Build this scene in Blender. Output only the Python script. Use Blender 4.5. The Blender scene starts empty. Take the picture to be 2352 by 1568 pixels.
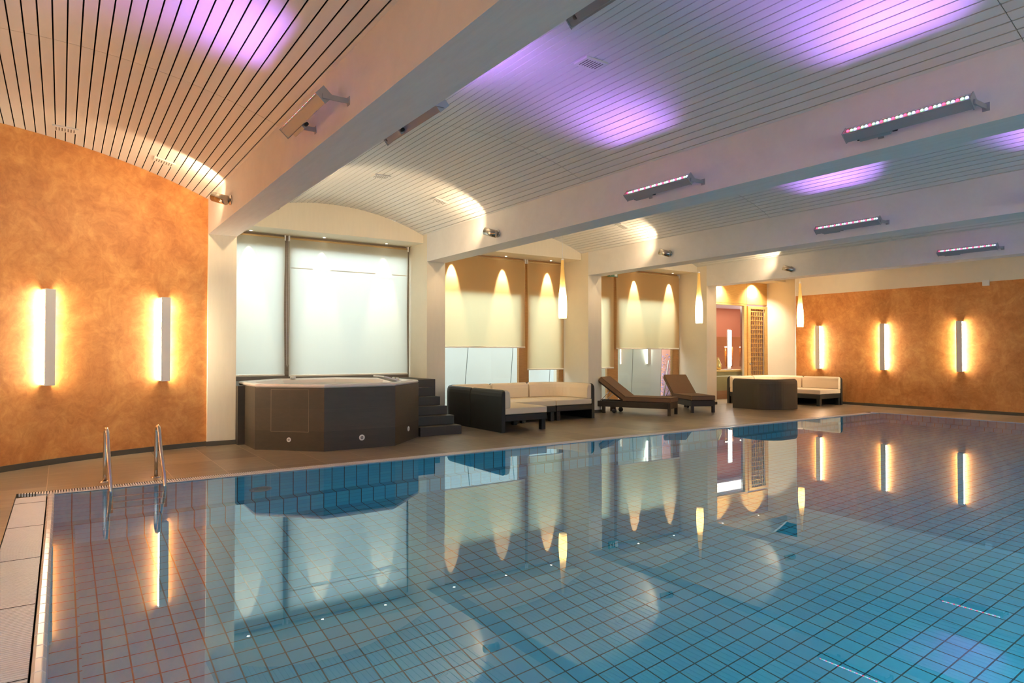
import bpy, bmesh, math, random
from mathutils import Vector, Matrix
random.seed(7)
sc = bpy.context.scene
C = sc.collection
R = math.radians
PI = math.pi

# ------------------------------------------------------------------ camera, world, view, big lights
cd = bpy.data.cameras.new('camera')
cam = bpy.data.objects.new('camera', cd); C.objects.link(cam)
cam.location = (0, 0, 1.5)
cam.rotation_euler = (R(90 + 0.9329), 0, R(-34.1396))
cd.sensor_width = 36.0
cd.lens = 36.0 * 1526.573 / 2352
cd.clip_end = 200
sc.camera = cam

DAY = 2.3          # sky brightness outside
w = bpy.data.worlds.new('world'); sc.world = w; w.use_nodes = True
bg = w.node_tree.nodes['Background']
bg.inputs[0].default_value = (0.80, 0.91, 1.0, 1); bg.inputs[1].default_value = DAY
vs = sc.view_settings
vs.view_transform = 'Standard'; vs.look = 'None'; vs.gamma = 1.0; vs.use_curve_mapping = False
vs.exposure = 1.3
cy = sc.cycles
cy.max_bounces = 10; cy.diffuse_bounces = 5; cy.glossy_bounces = 4; cy.transmission_bounces = 6; cy.transparent_max_bounces = 10
cy.sample_clamp_indirect = 6.0

P_SCONCE = 35.0     # emission of the wall-lamp diffusers
P_SPOT = 31.0       # beam spots, W
P_DOWN = 190.0       # soffit downlights, W
P_LED = 3.1        # colour-wash bars, W
P_BULB = 130.0       # pendant bulbs, emission
P_POOL = 23.0       # added underwater fill lamps, W
WARM = (1.0, 0.72, 0.42)


def portal(name, loc, rot, sx, sy):
    l = bpy.data.lights.new(name, 'AREA'); l.shape = 'RECTANGLE'; l.size = sx; l.size_y = sy
    l.cycles.is_portal = True
    o = bpy.data.objects.new(name, l); C.objects.link(o); o.location = loc; o.rotation_euler = rot
    return o


# ------------------------------------------------------------------ room numbers
BEAMS = [(1.94, 2.37), (6.32, 6.75), (10.75, 11.18), (15.25, 15.67), (19.70, 20.1)]
COLF = [11.55, 12.49, 12.50, 12.58, 12.66]          # front of each pillar
TYMP = {2: 12.67, 3: 12.77, 4: 12.92, 5: 13.02}      # arched wall over the windows
WINY = {2: 13.35, 3: 13.47, 4: 13.60, 5: 13.72}      # window plane
ZB, ZS, ZA, ZSOF = 3.40, 3.97, 4.385, 3.81           # beam underside, vault spring, vault crown, window soffit
BAYS = {1: (-2.44, 1.94), 2: (2.37, 6.32), 3: (6.75, 10.75), 4: (11.18, 15.25), 5: (15.67, 19.70)}
ENDX = 18.75
PX0, PX1, PY0, PY1 = -0.05, 16.87, 0.45, 8.57        # water
CX0, CY0, CRAD = 3.123, 5.465, 6.253                 # curved orange wall


def vault(bay):
    a, b = BAYS[bay]
    xc = (a + b) / 2; h = (b - a) / 2; rise = ZA - ZS
    rad = (h * h + rise * rise) / (2 * rise)
    return xc, h, rad, ZA - rad


def vz(bay, x):
    xc, h, rad, zc = vault(bay)
    return zc + math.sqrt(rad * rad - (x - xc) ** 2)


# ------------------------------------------------------------------ materials
def nodes(name):
    m = bpy.data.materials.new(name); m.use_nodes = True
    nt = m.node_tree; return m, nt, nt.nodes['Principled BSDF']


def N(nt, t, **kw):
    n = nt.nodes.new(t)
    for k, v in kw.items(): setattr(n, k, v)
    return n


def mathn(nt, op, a, b=None, c=None):
    n = N(nt, 'ShaderNodeMath', operation=op)
    for i, v in enumerate((a, b, c)):
        if v is None: continue
        if isinstance(v, (int, float)): n.inputs[i].default_value = v
        else: nt.links.new(v, n.inputs[i])
    return n.outputs[0]


def mix(nt, f, a, b):
    n = N(nt, 'ShaderNodeMix', data_type='RGBA')
    for s, v in ((n.inputs[0], f), (n.inputs[6], a), (n.inputs[7], b)):
        if isinstance(v, (int, float)): s.default_value = v
        elif isinstance(v, tuple): s.default_value = v if len(v) == 4 else (*v, 1)
        else: nt.links.new(v, s)
    return n.outputs[2]


def noise(nt, scale, detail=4, rough=0.6, vec=None, dist=0.0):
    n = N(nt, 'ShaderNodeTexNoise'); n.inputs['Scale'].default_value = scale
    n.inputs['Detail'].default_value = detail; n.inputs['Roughness'].default_value = rough
    n.inputs['Distortion'].default_value = dist
    if vec is not None: nt.links.new(vec, n.inputs['Vector'])
    return n.outputs[0]


def ramp(nt, f, stops):
    n = N(nt, 'ShaderNodeValToRGB'); nt.links.new(f, n.inputs[0])
    e = n.color_ramp.elements
    while len(e) < len(stops): e.new(0.5)
    for q, (p, c) in zip(e, stops): q.position = p; q.color = (*c, 1) if len(c) == 3 else c
    return n.outputs[0]


def bump(nt, h, strength, dist=0.01):
    n = N(nt, 'ShaderNodeBump'); n.inputs['Strength'].default_value = strength; n.inputs['Distance'].default_value = dist
    nt.links.new(h, n.inputs['Height']); return n.outputs[0]


def objco(nt, scale=(1, 1, 1)):
    t = N(nt, 'ShaderNodeTexCoord'); mp = N(nt, 'ShaderNodeMapping')
    nt.links.new(t.outputs['Object'], mp.inputs[0]); mp.inputs['Scale'].default_value = scale
    return mp.outputs[0]


def plain(name, col, rough=0.5, metal=0.0, spec=0.5, var=0.0, vscale=8, bmp=0.0, bscale=200, stretch=(1, 1, 1)):
    m, nt, b = nodes(name)
    b.inputs['Base Color'].default_value = (*col, 1); b.inputs['Roughness'].default_value = rough
    b.inputs['Metallic'].default_value = metal; b.inputs['Specular IOR Level'].default_value = spec
    if var > 0:
        f = noise(nt, vscale, 5, 0.6, objco(nt, stretch))
        nt.links.new(mix(nt, f, tuple(c * (1 - var) for c in col), tuple(min(1, c * (1 + var)) for c in col)), b.inputs['Base Color'])
    if bmp > 0:
        nt.links.new(bump(nt, noise(nt, bscale, 2, 0.5, objco(nt, stretch)), bmp, 0.003), b.inputs['Normal'])
    return m


def emit(name, col, s):
    m = bpy.data.materials.new(name); m.use_nodes = True; nt = m.node_tree
    nt.nodes.remove(nt.nodes['Principled BSDF'])
    e = N(nt, 'ShaderNodeEmission'); e.inputs[0].default_value = (*col, 1); e.inputs[1].default_value = s
    nt.links.new(e.outputs[0], nt.nodes['Material Output'].inputs[0]); return m


def wood(name, a, b, scale=6, stretch=(1, 1, 12), rough=0.4):
    m, nt, p = nodes(name)
    f = noise(nt, scale, 6, 0.65, objco(nt, stretch), 0.4)
    nt.links.new(ramp(nt, f, [(0.3, a), (0.7, b)]), p.inputs['Base Color'])
    p.inputs['Roughness'].default_value = rough
    return m


def stucco():
    m, nt, p = nodes('orange_stucco')
    co = objco(nt)
    f1 = noise(nt, 1.6, 8, 0.68, co, 0.9); f2 = noise(nt, 7, 8, 0.7, co, 1.2)
    f = mathn(nt, 'ADD', mathn(nt, 'MULTIPLY', f1, 0.6), mathn(nt, 'MULTIPLY', f2, 0.4))
    nt.links.new(ramp(nt, f, [(0.37, (0.46, 0.165, 0.042)), (0.5, (0.60, 0.245, 0.066)), (0.63, (0.74, 0.36, 0.112))]), p.inputs['Base Color'])
    p.inputs['Roughness'].default_value = 0.55
    nt.links.new(bump(nt, f2, 0.15, 0.01), p.inputs['Normal'])
    return m


def plaster(name, col, streak=0.0):
    m, nt, p = nodes(name)
    co = objco(nt, (9, 0.9, 1.0))
    f = noise(nt, 2.0, 8, 0.72, co, 0.3)
    nt.links.new(ramp(nt, f, [(0.25, tuple(c * (1 - streak) for c in col)), (0.6, col)]), p.inputs['Base Color'])
    p.inputs['Roughness'].default_value = 0.6
    nt.links.new(bump(nt, noise(nt, 60, 4, 0.6, objco(nt)), 0.06, 0.004), p.inputs['Normal'])
    return m


def gridline(nt, x, pitch, phase, width):
    a = mathn(nt, 'MULTIPLY', mathn(nt, 'SUBTRACT', x, phase), 1.0 / pitch)
    fr = mathn(nt, 'FRACT', mathn(nt, 'ADD', a, 1000.5))
    d = mathn(nt, 'ABSOLUTE', mathn(nt, 'SUBTRACT', fr, 0.5))
    return mathn(nt, 'LESS_THAN', d, width / pitch / 2)


def stone_tiles(name, px, py, pz, phx=0.0, phy=0.0, phz=0.0, base=(0.175, 0.145, 0.105), grout=(0.25, 0.21, 0.16), gw=0.006, rough=0.45, dark=0.72):
    """slate tiles: joints on the planes of the surface, tone that varies per tile, fine layered grain"""
    m, nt, p = nodes(name)
    t = N(nt, 'ShaderNodeTexCoord'); s = N(nt, 'ShaderNodeSeparateXYZ'); nt.links.new(t.outputs['Object'], s.inputs[0])
    g = N(nt, 'ShaderNodeNewGeometry'); sn = N(nt, 'ShaderNodeSeparateXYZ'); nt.links.new(g.outputs['True Normal'], sn.inputs[0])
    acc = None; vec = N(nt, 'ShaderNodeCombineXYZ')
    for i, (pt, ph) in enumerate(((px, phx), (py, phy), (pz, phz))):
        flat = mathn(nt, 'LESS_THAN', mathn(nt, 'ABSOLUTE', sn.outputs[i]), 0.8)
        l = mathn(nt, 'MULTIPLY', gridline(nt, s.outputs[i], pt, ph, gw), flat)
        acc = l if acc is None else mathn(nt, 'MAXIMUM', acc, l)
        nt.links.new(mathn(nt, 'FLOOR', mathn(nt, 'MULTIPLY', mathn(nt, 'SUBTRACT', s.outputs[i], ph), 1 / pt)), vec.inputs[i])
    wn = N(nt, 'ShaderNodeTexWhiteNoise'); nt.links.new(vec.outputs[0], wn.inputs['Vector'])
    grain = noise(nt, 2.2, 8, 0.72, objco(nt, (1, 4, 7)), 0.8)
    tone = mathn(nt, 'ADD', mathn(nt, 'MULTIPLY', wn.outputs[0], 0.35), mathn(nt, 'MULTIPLY', grain, 0.65))
    c = ramp(nt, tone, [(0.25, tuple(b * dark for b in base)), (0.75, tuple(min(1, b * 1.25) for b in base))])
    nt.links.new(mix(nt, acc, c, grout), p.inputs['Base Color'])
    p.inputs['Roughness'].default_value = rough
    nt.links.new(bump(nt, grain, 0.2, 0.004), p.inputs['Normal'])
    return m


def pool_tiles():
    m, nt, p = nodes('pool_tile')
    t = N(nt, 'ShaderNodeTexCoord'); s = N(nt, 'ShaderNodeSeparateXYZ'); nt.links.new(t.outputs['Object'], s.inputs[0])
    g = N(nt, 'ShaderNodeNewGeometry'); sn = N(nt, 'ShaderNodeSeparateXYZ'); nt.links.new(g.outputs['True Normal'], sn.inputs[0])
    acc = None; vec = N(nt, 'ShaderNodeCombineXYZ')
    for i, (pt, ph, wd) in enumerate(((0.1675, 0.276, 0.011), (0.1675, 5.74, 0.011), (0.1675, 0.0, 0.005))):
        flat = mathn(nt, 'LESS_THAN', mathn(nt, 'ABSOLUTE', sn.outputs[i]), 0.5)
        l = mathn(nt, 'MULTIPLY', gridline(nt, s.outputs[i], pt, ph, wd), flat)
        acc = l if acc is None else mathn(nt, 'MAXIMUM', acc, l)
        nt.links.new(mathn(nt, 'FLOOR', mathn(nt, 'MULTIPLY', mathn(nt, 'SUBTRACT', s.outputs[i], ph), 1 / pt)), vec.inputs[i])
    wn = N(nt, 'ShaderNodeTexWhiteNoise'); nt.links.new(vec.outputs[0], wn.inputs['Vector'])
    c = mix(nt, wn.outputs[0], (0.036, 0.46, 0.68), (0.052, 0.53, 0.73))
    nt.links.new(mix(nt, acc, c, (0.012, 0.06, 0.075)), p.inputs['Base Color'])
    p.inputs['Roughness'].default_value = 0.3
    return m


def water_mat(name, tint, bscale, bstr):
    m = bpy.data.materials.new(name); m.use_nodes = True; nt = m.node_tree
    nt.nodes.remove(nt.nodes['Principled BSDF'])
    gl = N(nt, 'ShaderNodeBsdfGlass'); gl.inputs['Color'].default_value = (*tint, 1)
    gl.inputs['Roughness'].default_value = 0.0; gl.inputs['IOR'].default_value = 1.333
    nt.links.new(bump(nt, noise(nt, bscale, 2, 0.5, objco(nt)), bstr, 0.01), gl.inputs['Normal'])
    gs = N(nt, 'ShaderNodeBsdfGlossy'); gs.inputs['Roughness'].default_value = 0.0; nt.links.new(gl.inputs['Normal'].links[0].from_socket, gs.inputs['Normal'])
    mx = N(nt, 'ShaderNodeMixShader'); mx.inputs[0].default_value = 0.12
    nt.links.new(gl.outputs[0], mx.inputs[1]); nt.links.new(gs.outputs[0], mx.inputs[2])
    nt.links.new(mx.outputs[0], nt.nodes['Material Output'].inputs[0]); return m


def pane_mat(name, tint=(0.93, 0.97, 0.97)):
    m = bpy.data.materials.new(name); m.use_nodes = True; nt = m.node_tree
    nt.nodes.remove(nt.nodes['Principled BSDF'])
    tr = N(nt, 'ShaderNodeBsdfTransparent'); tr.inputs[0].default_value = (*tint, 1)
    gl = N(nt, 'ShaderNodeBsdfGlossy'); gl.inputs['Roughness'].default_value = 0.0
    fr = N(nt, 'ShaderNodeFresnel'); fr.inputs[0].default_value = 1.5
    ge = N(nt, 'ShaderNodeNewGeometry'); fac = mathn(nt, 'MULTIPLY', fr.outputs[0], mathn(nt, 'SUBTRACT', 1.0, ge.outputs['Backfacing']))
    mx = N(nt, 'ShaderNodeMixShader'); nt.links.new(fac, mx.inputs[0])
    nt.links.new(tr.outputs[0], mx.inputs[1]); nt.links.new(gl.outputs[0], mx.inputs[2])
    nt.links.new(mx.outputs[0], nt.nodes['Material Output'].inputs[0]); return m


def fabric_mat(name, dcol, tcol, through=0.5, clear=0.0):
    m = bpy.data.materials.new(name); m.use_nodes = True; nt = m.node_tree
    nt.nodes.remove(nt.nodes['Principled BSDF'])
    f = noise(nt, 3, 5, 0.6, objco(nt, (6, 6, 0.6)))
    d = N(nt, 'ShaderNodeBsdfDiffuse'); nt.links.new(mix(nt, f, tuple(c * 0.95 for c in dcol), dcol), d.inputs[0])
    t = N(nt, 'ShaderNodeBsdfTranslucent'); t.inputs[0].default_value = (*tcol, 1)
    mx = N(nt, 'ShaderNodeMixShader'); mx.inputs[0].default_value = through
    nt.links.new(d.outputs[0], mx.inputs[1]); nt.links.new(t.outputs[0], mx.inputs[2])
    out = mx.outputs[0]
    if clear > 0:
        tr = N(nt, 'ShaderNodeBsdfTransparent'); m2 = N(nt, 'ShaderNodeMixShader'); m2.inputs[0].default_value = clear
        nt.links.new(out, m2.inputs[1]); nt.links.new(tr.outputs[0], m2.inputs[2]); out = m2.outputs[0]
    nt.links.new(out, nt.nodes['Material Output'].inputs[0]); return m


def wicker(name, col):
    m, nt, p = nodes(name)
    wv = N(nt, 'ShaderNodeTexWave', wave_type='BANDS', bands_direction='Z'); wv.inputs['Scale'].default_value = 45
    nt.links.new(objco(nt), wv.inputs[0])
    nt.links.new(mix(nt, wv.outputs[1], tuple(c * 0.7 for c in col), tuple(c * 1.2 for c in col)), p.inputs['Base Color'])
    p.inputs['Roughness'].default_value = 0.5
    nt.links.new(bump(nt, wv.outputs[1], 0.4, 0.003), p.inputs['Normal'])
    return m


M = {}
M['stucco'] = stucco()
M['white'] = plaster('white_plaster', (0.81, 0.73, 0.58), 0.05)
M['beam'] = plaster('beam_paint', (0.78, 0.76, 0.74), 0.10)
M['plank'] = plain('ceiling_plank', (0.76, 0.75, 0.73), 0.38, var=0.02)
M['void'] = plain('dark_void', (0.012, 0.012, 0.012), 0.9, spec=0.1)
M['floor'] = stone_tiles('floor_slate', 0.62, 0.93, 9.0, 0.5, 9.05, 4.0, (0.25, 0.20, 0.135), (0.46, 0.37, 0.27), 0.007, 0.36, 0.55)
M['slate'] = stone_tiles('tub_slate', 9.0, 9.0, 0.325, 4.4, 4.4, -0.02, (0.062, 0.049, 0.034), (0.085, 0.069, 0.050), 0.003, 0.5)
M['step'] = stone_tiles('step_slate', 0.62, 9, 9, 0.1, 4.4, 4.0, (0.042, 0.035, 0.027), (0.06, 0.051, 0.04), 0.004, 0.5)
M['skirt'] = plain('skirting_slate', (0.075, 0.065, 0.05), 0.5, var=0.25, vscale=5)
M['pool'] = pool_tiles()
M['water'] = water_mat('pool_water', (0.86, 0.975, 1.0), 1.1, 0.012)
M['tubwater'] = water_mat('tub_water', (0.9, 1.0, 1.0), 4, 0.05)
M['grate'] = plain('white_plastic', (0.70, 0.71, 0.76), 0.4)
M['rim'] = plain('rim_tile', (0.78, 0.78, 0.78), 0.2)
M['steel'] = plain('brushed_steel', (0.72, 0.70, 0.67), 0.22, 1.0, bmp=0.05, bscale=300)
M['chrome'] = plain('chrome', (0.52, 0.48, 0.43), 0.16, 1.0)
M['alu'] = plain('grey_aluminium', (0.36, 0.38, 0.40), 0.45, 0.3)
M['dark'] = plain('black_plastic', (0.02, 0.02, 0.02), 0.4)
M['lampwhite'] = plain('lamp_white', (0.78, 0.76, 0.74), 0.4)
M['glow'] = emit('lamp_glow', (1.0, 0.85, 0.58), P_SCONCE)
M['glowrefl'] = emit('reflection_glow', (1.0, 0.90, 0.70), 5.0)  # glow of the stand-in for a reflected lamp
M['bulb'] = emit('bulb_glow', (1.0, 0.80, 0.50), P_BULB)
M['lens'] = emit('spot_lens', (1.0, 0.86, 0.66), 14.0)
M['shade'] = fabric_mat('opal_glass', (0.85, 0.62, 0.26), (0.97, 0.80, 0.42), 0.6)
M['blind'] = fabric_mat('screen_fabric', (0.92, 0.62, 0.30), (0.62, 0.575, 0.35), 0.55, 0.0)
M['blindwhite'] = fabric_mat('screen_fabric_white', (0.82, 0.77, 0.60), (0.62, 0.625, 0.55), 0.55, 0.0)
M['hem'] = plain('hem_bar', (0.80, 0.74, 0.62), 0.5)
M['slot'] = plain('vent_slot', (0.12, 0.11, 0.10), 0.8)
M['rollcloth'] = plain('rolled_cloth', (0.52, 0.36, 0.16), 0.8)
M['greywood'] = wood('grey_brown_timber', (0.17, 0.12, 0.08), (0.27, 0.20, 0.14))
M['hatch'] = plain('hatch_joint', (0.24, 0.19, 0.13), 0.6)
M['pane'] = pane_mat('window_glass')
M['timber'] = wood('window_timber', (0.36, 0.17, 0.05), (0.52, 0.27, 0.09))
M['maple'] = wood('honey_wood', (0.60, 0.33, 0.09), (0.76, 0.47, 0.15), 4, (1, 1, 10))
M['mapleh'] = wood('honey_wood_flat_grain', (0.58, 0.31, 0.085), (0.74, 0.45, 0.14), 4, (1, 1, 14))
M['frosted'] = plain('outside_panel', (0.80, 0.87, 0.88), 0.35, var=0.04, vscale=2)
M['joint'] = plain('panel_joint', (0.16, 0.20, 0.20), 0.5)
M['paving'] = plain('outside_paving', (0.75, 0.78, 0.82), 0.7, var=0.06)
M['wicker'] = wicker('dark_wicker', (0.016, 0.017, 0.014))
M['wickerbrown'] = wicker('brown_wicker', (0.055, 0.045, 0.030))
M['cushion'] = plain('cream_cushion', (0.80, 0.66, 0.47), 0.85, var=0.03, bmp=0.12, bscale=150)
M['brown'] = plain('brown_upholstery', (0.165, 0.093, 0.050), 0.8, var=0.05, bmp=0.1, bscale=250)
M['piping'] = plain('brown_piping', (0.045, 0.026, 0.016), 0.7)
M['lframe'] = wicker('black_brown_frame', (0.022, 0.015, 0.011))
M['acrylic'] = plain('acrylic_shell', (0.80, 0.72, 0.66), 0.15)
M['terracotta'] = plain('terracotta_wall', (0.56, 0.22, 0.13), 0.7, var=0.06, vscale=3)
M['bulkhead'] = plain('lilac_ceiling', (0.78, 0.70, 0.72), 0.7)
M['cab'] = wood('cabinet_wood', (0.30, 0.10, 0.03), (0.44, 0.17, 0.06))
M['bargreen'] = wood('bar_front_wood', (0.27, 0.20, 0.07), (0.36, 0.27, 0.10))
M['gold'] = plain('gold_glaze', (0.75, 0.55, 0.20), 0.25, 0.7)
M['paper'] = plain('paper', (0.85, 0.82, 0.88), 0.8)
M['lattback'] = plain('rice_paper_back', (0.60, 0.40, 0.32), 0.7)
M['green'] = plain('sign_green', (0.012, 0.10, 0.055), 0.4)
M['signwhite'] = plain('sign_white', (0.85, 0.88, 0.85), 0.5)
M['towel'] = plain('white_headrest', (0.74, 0.72, 0.74), 0.5)
M['bottle'] = pane_mat('bottle_glass', (0.95, 0.85, 0.6))
M['niche'] = emit('niche_lamp', (1.0, 0.78, 0.45), 30.0)
M['tube'] = emit('bar_tube', (1.0, 0.95, 0.88), 11.0)
M['ledr'] = emit('led_red', (1.0, 0.05, 0.12), 2.2)
M['ledg'] = emit('led_green', (0.35, 1.0, 0.45), 1.3)
M['ledb'] = emit('led_blue', (0.50, 0.55, 1.0), 2.0)
M['hedge'] = plain('violet_planting', (0.45, 0.33, 0.50), 0.8, var=0.4, vscale=6)


# ------------------------------------------------------------------ mesh building
class MB:
    def __init__(s): s.v = []; s.f = []; s.m = []; s.sm = []
    def face(s, idx, mi=0, smooth=False): s.f.append(idx); s.m.append(mi); s.sm.append(smooth)
    def add(s, vs, fs, mi=0, smooth=False):
        o = len(s.v); s.v += [tuple(v) for v in vs]
        for f in fs: s.face([i + o for i in f], mi, smooth)
        return s
    def box(s, x0, x1, y0, y1, z0, z1, mi=0, M4=None):
        vs = [Vector(p) for p in ((x0, y0, z0), (x1, y0, z0), (x1, y1, z0), (x0, y1, z0), (x0, y0, z1), (x1, y0, z1), (x1, y1, z1), (x0, y1, z1))]
        if M4 is not None: vs = [M4 @ v for v in vs]
        return s.add(vs, [(0, 3, 2, 1), (4, 5, 6, 7), (0, 1, 5, 4), (1, 2, 6, 5), (2, 3, 7, 6), (3, 0, 4, 7)], mi)
    def prism(s, poly, z0, z1, mi=0, axis='z', M4=None):
        """poly counter-clockwise; axis z: (x,y) along z; axis y: (x,z) along y; axis x: (y,z) along x"""
        n = len(poly)
        mk = {'z': lambda a, b, t: Vector((a, b, t)), 'y': lambda a, b, t: Vector((a, t, b)), 'x': lambda a, b, t: Vector((t, a, b))}[axis]
        vs = [mk(a, b, z0) for a, b in poly] + [mk(a, b, z1) for a, b in poly]
        if M4 is not None: vs = [M4 @ v for v in vs]
        fs = [tuple(range(n))[::-1], tuple(range(n, 2 * n))] + [(i, (i + 1) % n, n + (i + 1) % n, n + i) for i in range(n)]
        if axis == 'y': fs = [f[::-1] for f in fs]
        return s.add(vs, fs, mi)
    def tube(s, pts, r, n=10, mi=0, cap=True):
        pts = [Vector(p) for p in pts]; rings = []
        up = None
        for i, p in enumerate(pts):
            d = (pts[min(i + 1, len(pts) - 1)] - pts[max(i - 1, 0)]).normalized()
            if up is None:
                up = Vector((0, 0, 1)) if abs(d.z) < 0.9 else Vector((1, 0, 0))
            a = d.cross(up).normalized(); b = a.cross(d).normalized(); up = b
            rr = r[i] if isinstance(r, (list, tuple)) else r
            rings.append([p + a * (rr * math.cos(2 * PI * k / n)) + b * (rr * math.sin(2 * PI * k / n)) for k in range(n)])
        vs = [v for q in rings for v in q]; fs = []
        for i in range(len(pts) - 1):
            for k in range(n):
                fs.append((i * n + k, i * n + (k + 1) % n, (i + 1) * n + (k + 1) % n, (i + 1) * n + k))
        s.add(vs, fs, mi, True)
        if cap:
            o = len(s.v) - len(vs)
            s.face([o + k for k in range(n)][::-1], mi); s.face([o + (len(pts) - 1) * n + k for k in range(n)], mi)
        return s
    def lathe(s, prof, n=20, mi=0, M4=None, smooth=True):
        vs = []; fs = []
        for r, z in prof:
            for k in range(n):
                v = Vector((r * math.cos(2 * PI * k / n), r * math.sin(2 * PI * k / n), z))
                vs.append(M4 @ v if M4 is not None else v)
        for i in range(len(prof) - 1):
            for k in range(n): fs.append((i * n + k, i * n + (k + 1) % n, (i + 1) * n + (k + 1) % n, (i + 1) * n + k))
        return s.add(vs, fs, mi, smooth)
    def sphere(s, c, r, n=10, mi=0):
        c = Vector(c)
        prof = [(max(1e-4, r * math.sin(PI * i / n)), -r * math.cos(PI * i / n)) for i in range(n + 1)]
        return s.lathe(prof, 2 * n, mi, Matrix.Translation(c))
    def sweep(s, prof, path, mi=0, smooth=True, inward=1):
        """closed profile [(offset to the left of the path, z)] carried along an open plan path"""
        n = len(prof); path = [Vector(p) for p in path]; vs = []
        for i, p in enumerate(path):
            d0 = (path[i] - path[i - 1]).normalized() if i else (path[1] - path[0]).normalized()
            d1 = (path[i + 1] - path[i]).normalized() if i < len(path) - 1 else d0
            t = (d0 + d1).normalized(); nn = Vector((-t.y, t.x)); k = 1 / max(0.4, nn.dot(Vector((-d1.y, d1.x))))
            for o, z in prof: vs.append((p.x + nn.x * o * k, p.y + nn.y * o * k, z))
        fs = []
        for i in range(len(path) - 1):
            for k in range(n): fs.append((i * n + k, i * n + (k + 1) % n, (i + 1) * n + (k + 1) % n, (i + 1) * n + k))
        s.add(vs, fs, mi, smooth)
        o = len(s.v) - len(vs)
        s.face([o + k for k in range(n)][::-1], mi); s.face([o + (len(path) - 1) * n + k for k in range(n)], mi)
        return s
    def mesh(s, name, mats):
        me = bpy.data.meshes.new(name); me.from_pydata(s.v, [], s.f)
        for m in (mats if isinstance(mats, (list, tuple)) else [mats]): me.materials.append(m)
        me.polygons.foreach_set('material_index', s.m); me.polygons.foreach_set('use_smooth', s.sm)
        bm = bmesh.new(); bm.from_mesh(me); bmesh.ops.recalc_face_normals(bm, faces=bm.faces); bm.to_mesh(me); bm.free()
        me.update(); return me
    def build(s, name, mats, parent=None, bevel=0.0, seg=2, angle=40):
        o = bpy.data.objects.new(name, s.mesh(name, mats)); C.objects.link(o)
        if parent is not None: o.parent = parent
        if bevel > 0:
            b = o.modifiers.new('bevel', 'BEVEL'); b.width = bevel; b.segments = seg; b.limit_method = 'ANGLE'; b.angle_limit = R(angle)
        return o


def tag(o, label=None, cat=None, group=None, kind=None):
    for k, v in (('label', label), ('category', cat), ('group', group), ('kind', kind)):
        if v: o[k] = v
    return o


def thing(name, label, cat, loc=(0, 0, 0), rz=0.0, group=None):
    o = bpy.data.objects.new(name, None); C.objects.link(o)
    o.location = loc; o.rotation_euler = (0, 0, rz); o.empty_display_size = 0.2
    return tag(o, label, cat, group)


def dup(root, loc, rz=0.0, label=None, group=None):
    r = root.copy(); C.objects.link(r); r.location = loc; r.rotation_euler = (0, 0, rz)
    if label: r['label'] = label
    if group: r['group'] = group
    for ch in list(root.children):
        c = ch.copy(); C.objects.link(c); c.parent = r
        for g in list(ch.children):
            d = g.copy(); C.objects.link(d); d.parent = c
    return r


def struct(name, mb, mats, parent=None, bevel=0.0):
    o = mb.build(name, mats, parent, bevel); o['kind'] = 'structure'; return o


def spotlight(name, loc, direction, watts, size, blend, col, rad, parent=None):
    l = bpy.data.lights.new(name, 'SPOT'); l.energy = watts; l.spot_size = R(size); l.spot_blend = blend
    l.color = col; l.shadow_soft_size = rad
    o = bpy.data.objects.new(name, l); C.objects.link(o); o.location = loc
    o.rotation_euler = Vector(direction).to_track_quat('-Z', 'Y').to_euler()
    if parent is not None: o.parent = parent
    return o


# ------------------------------------------------------------------ floor, pool basin, water
b = MB()
b.box(-2.7, 20.2, 8.80, 17.6, -0.12, 0.0)
b.box(-2.7, -0.38, -2.7, 8.80, -0.12, 0.0)
b.box(PX1 + 0.03, 20.2, -2.7, 8.80, -0.12, 0.0)
b.box(-0.38, PX1 + 0.03, -2.7, 0.20, -0.12, 0.0)
struct('floor', b, M['floor'])

b = MB()
LW, LZ, BZ = 0.18, -1.35, -1.98
def quad(b, p, q, r, s_): b.add([p, q, r, s_], [(0, 1, 2, 3)])
x0, x1, y0, y1 = PX0, PX1, PY0, PY1
for (xa, ya, xb, yb) in ((x0, y0, x1, y0), (x1, y0, x1, y1), (x1, y1, x0, y1), (x0, y1, x0, y0)):
    quad(b, (xa, ya, -0.003), (xb, yb, -0.003), (xb, yb, LZ), (xa, ya, LZ))
i0, i1, j0, j1 = x0 + LW, x1 - LW, y0 + LW, y1 - LW
ring_o = [(x0, y0), (x1, y0), (x1, y1), (x0, y1)]; ring_i = [(i0, j0), (i1, j0), (i1, j1), (i0, j1)]
for k in range(4):
    a, c_ = ring_o[k], ring_o[(k + 1) % 4]; d, e = ring_i[k], ring_i[(k + 1) % 4]
    quad(b, (*a, LZ), (*c_, LZ), (*e, LZ), (*d, LZ)); quad(b, (*d, LZ), (*e, LZ), (*e, BZ), (*d, BZ))
quad(b, (i0, j0, BZ), (i1, j0, BZ), (i1, j1, BZ), (i0, j1, BZ))
basin = struct('pool_wall', b, M['pool'])
bm = bmesh.new(); bm.from_mesh(basin.data)
for f in bm.faces:                                                  # look into the pool
    c_ = f.calc_center_median(); tgt = Vector(((x0 + x1) / 2, (y0 + y1) / 2, 0.5)) - c_
    if f.normal.dot(tgt) < 0: f.normal_flip()
bm.to_mesh(basin.data); bm.free()

b = MB(); b.add([(x0, y0, -0.006), (x1, y0, -0.006), (x1, y1, -0.006), (x0, y1, -0.006)], [(0, 1, 2, 3)])
wat = struct('pool_water', b, M['water'])
if wat.data.polygons[0].normal.z < 0: wat.data.flip_normals()

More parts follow.
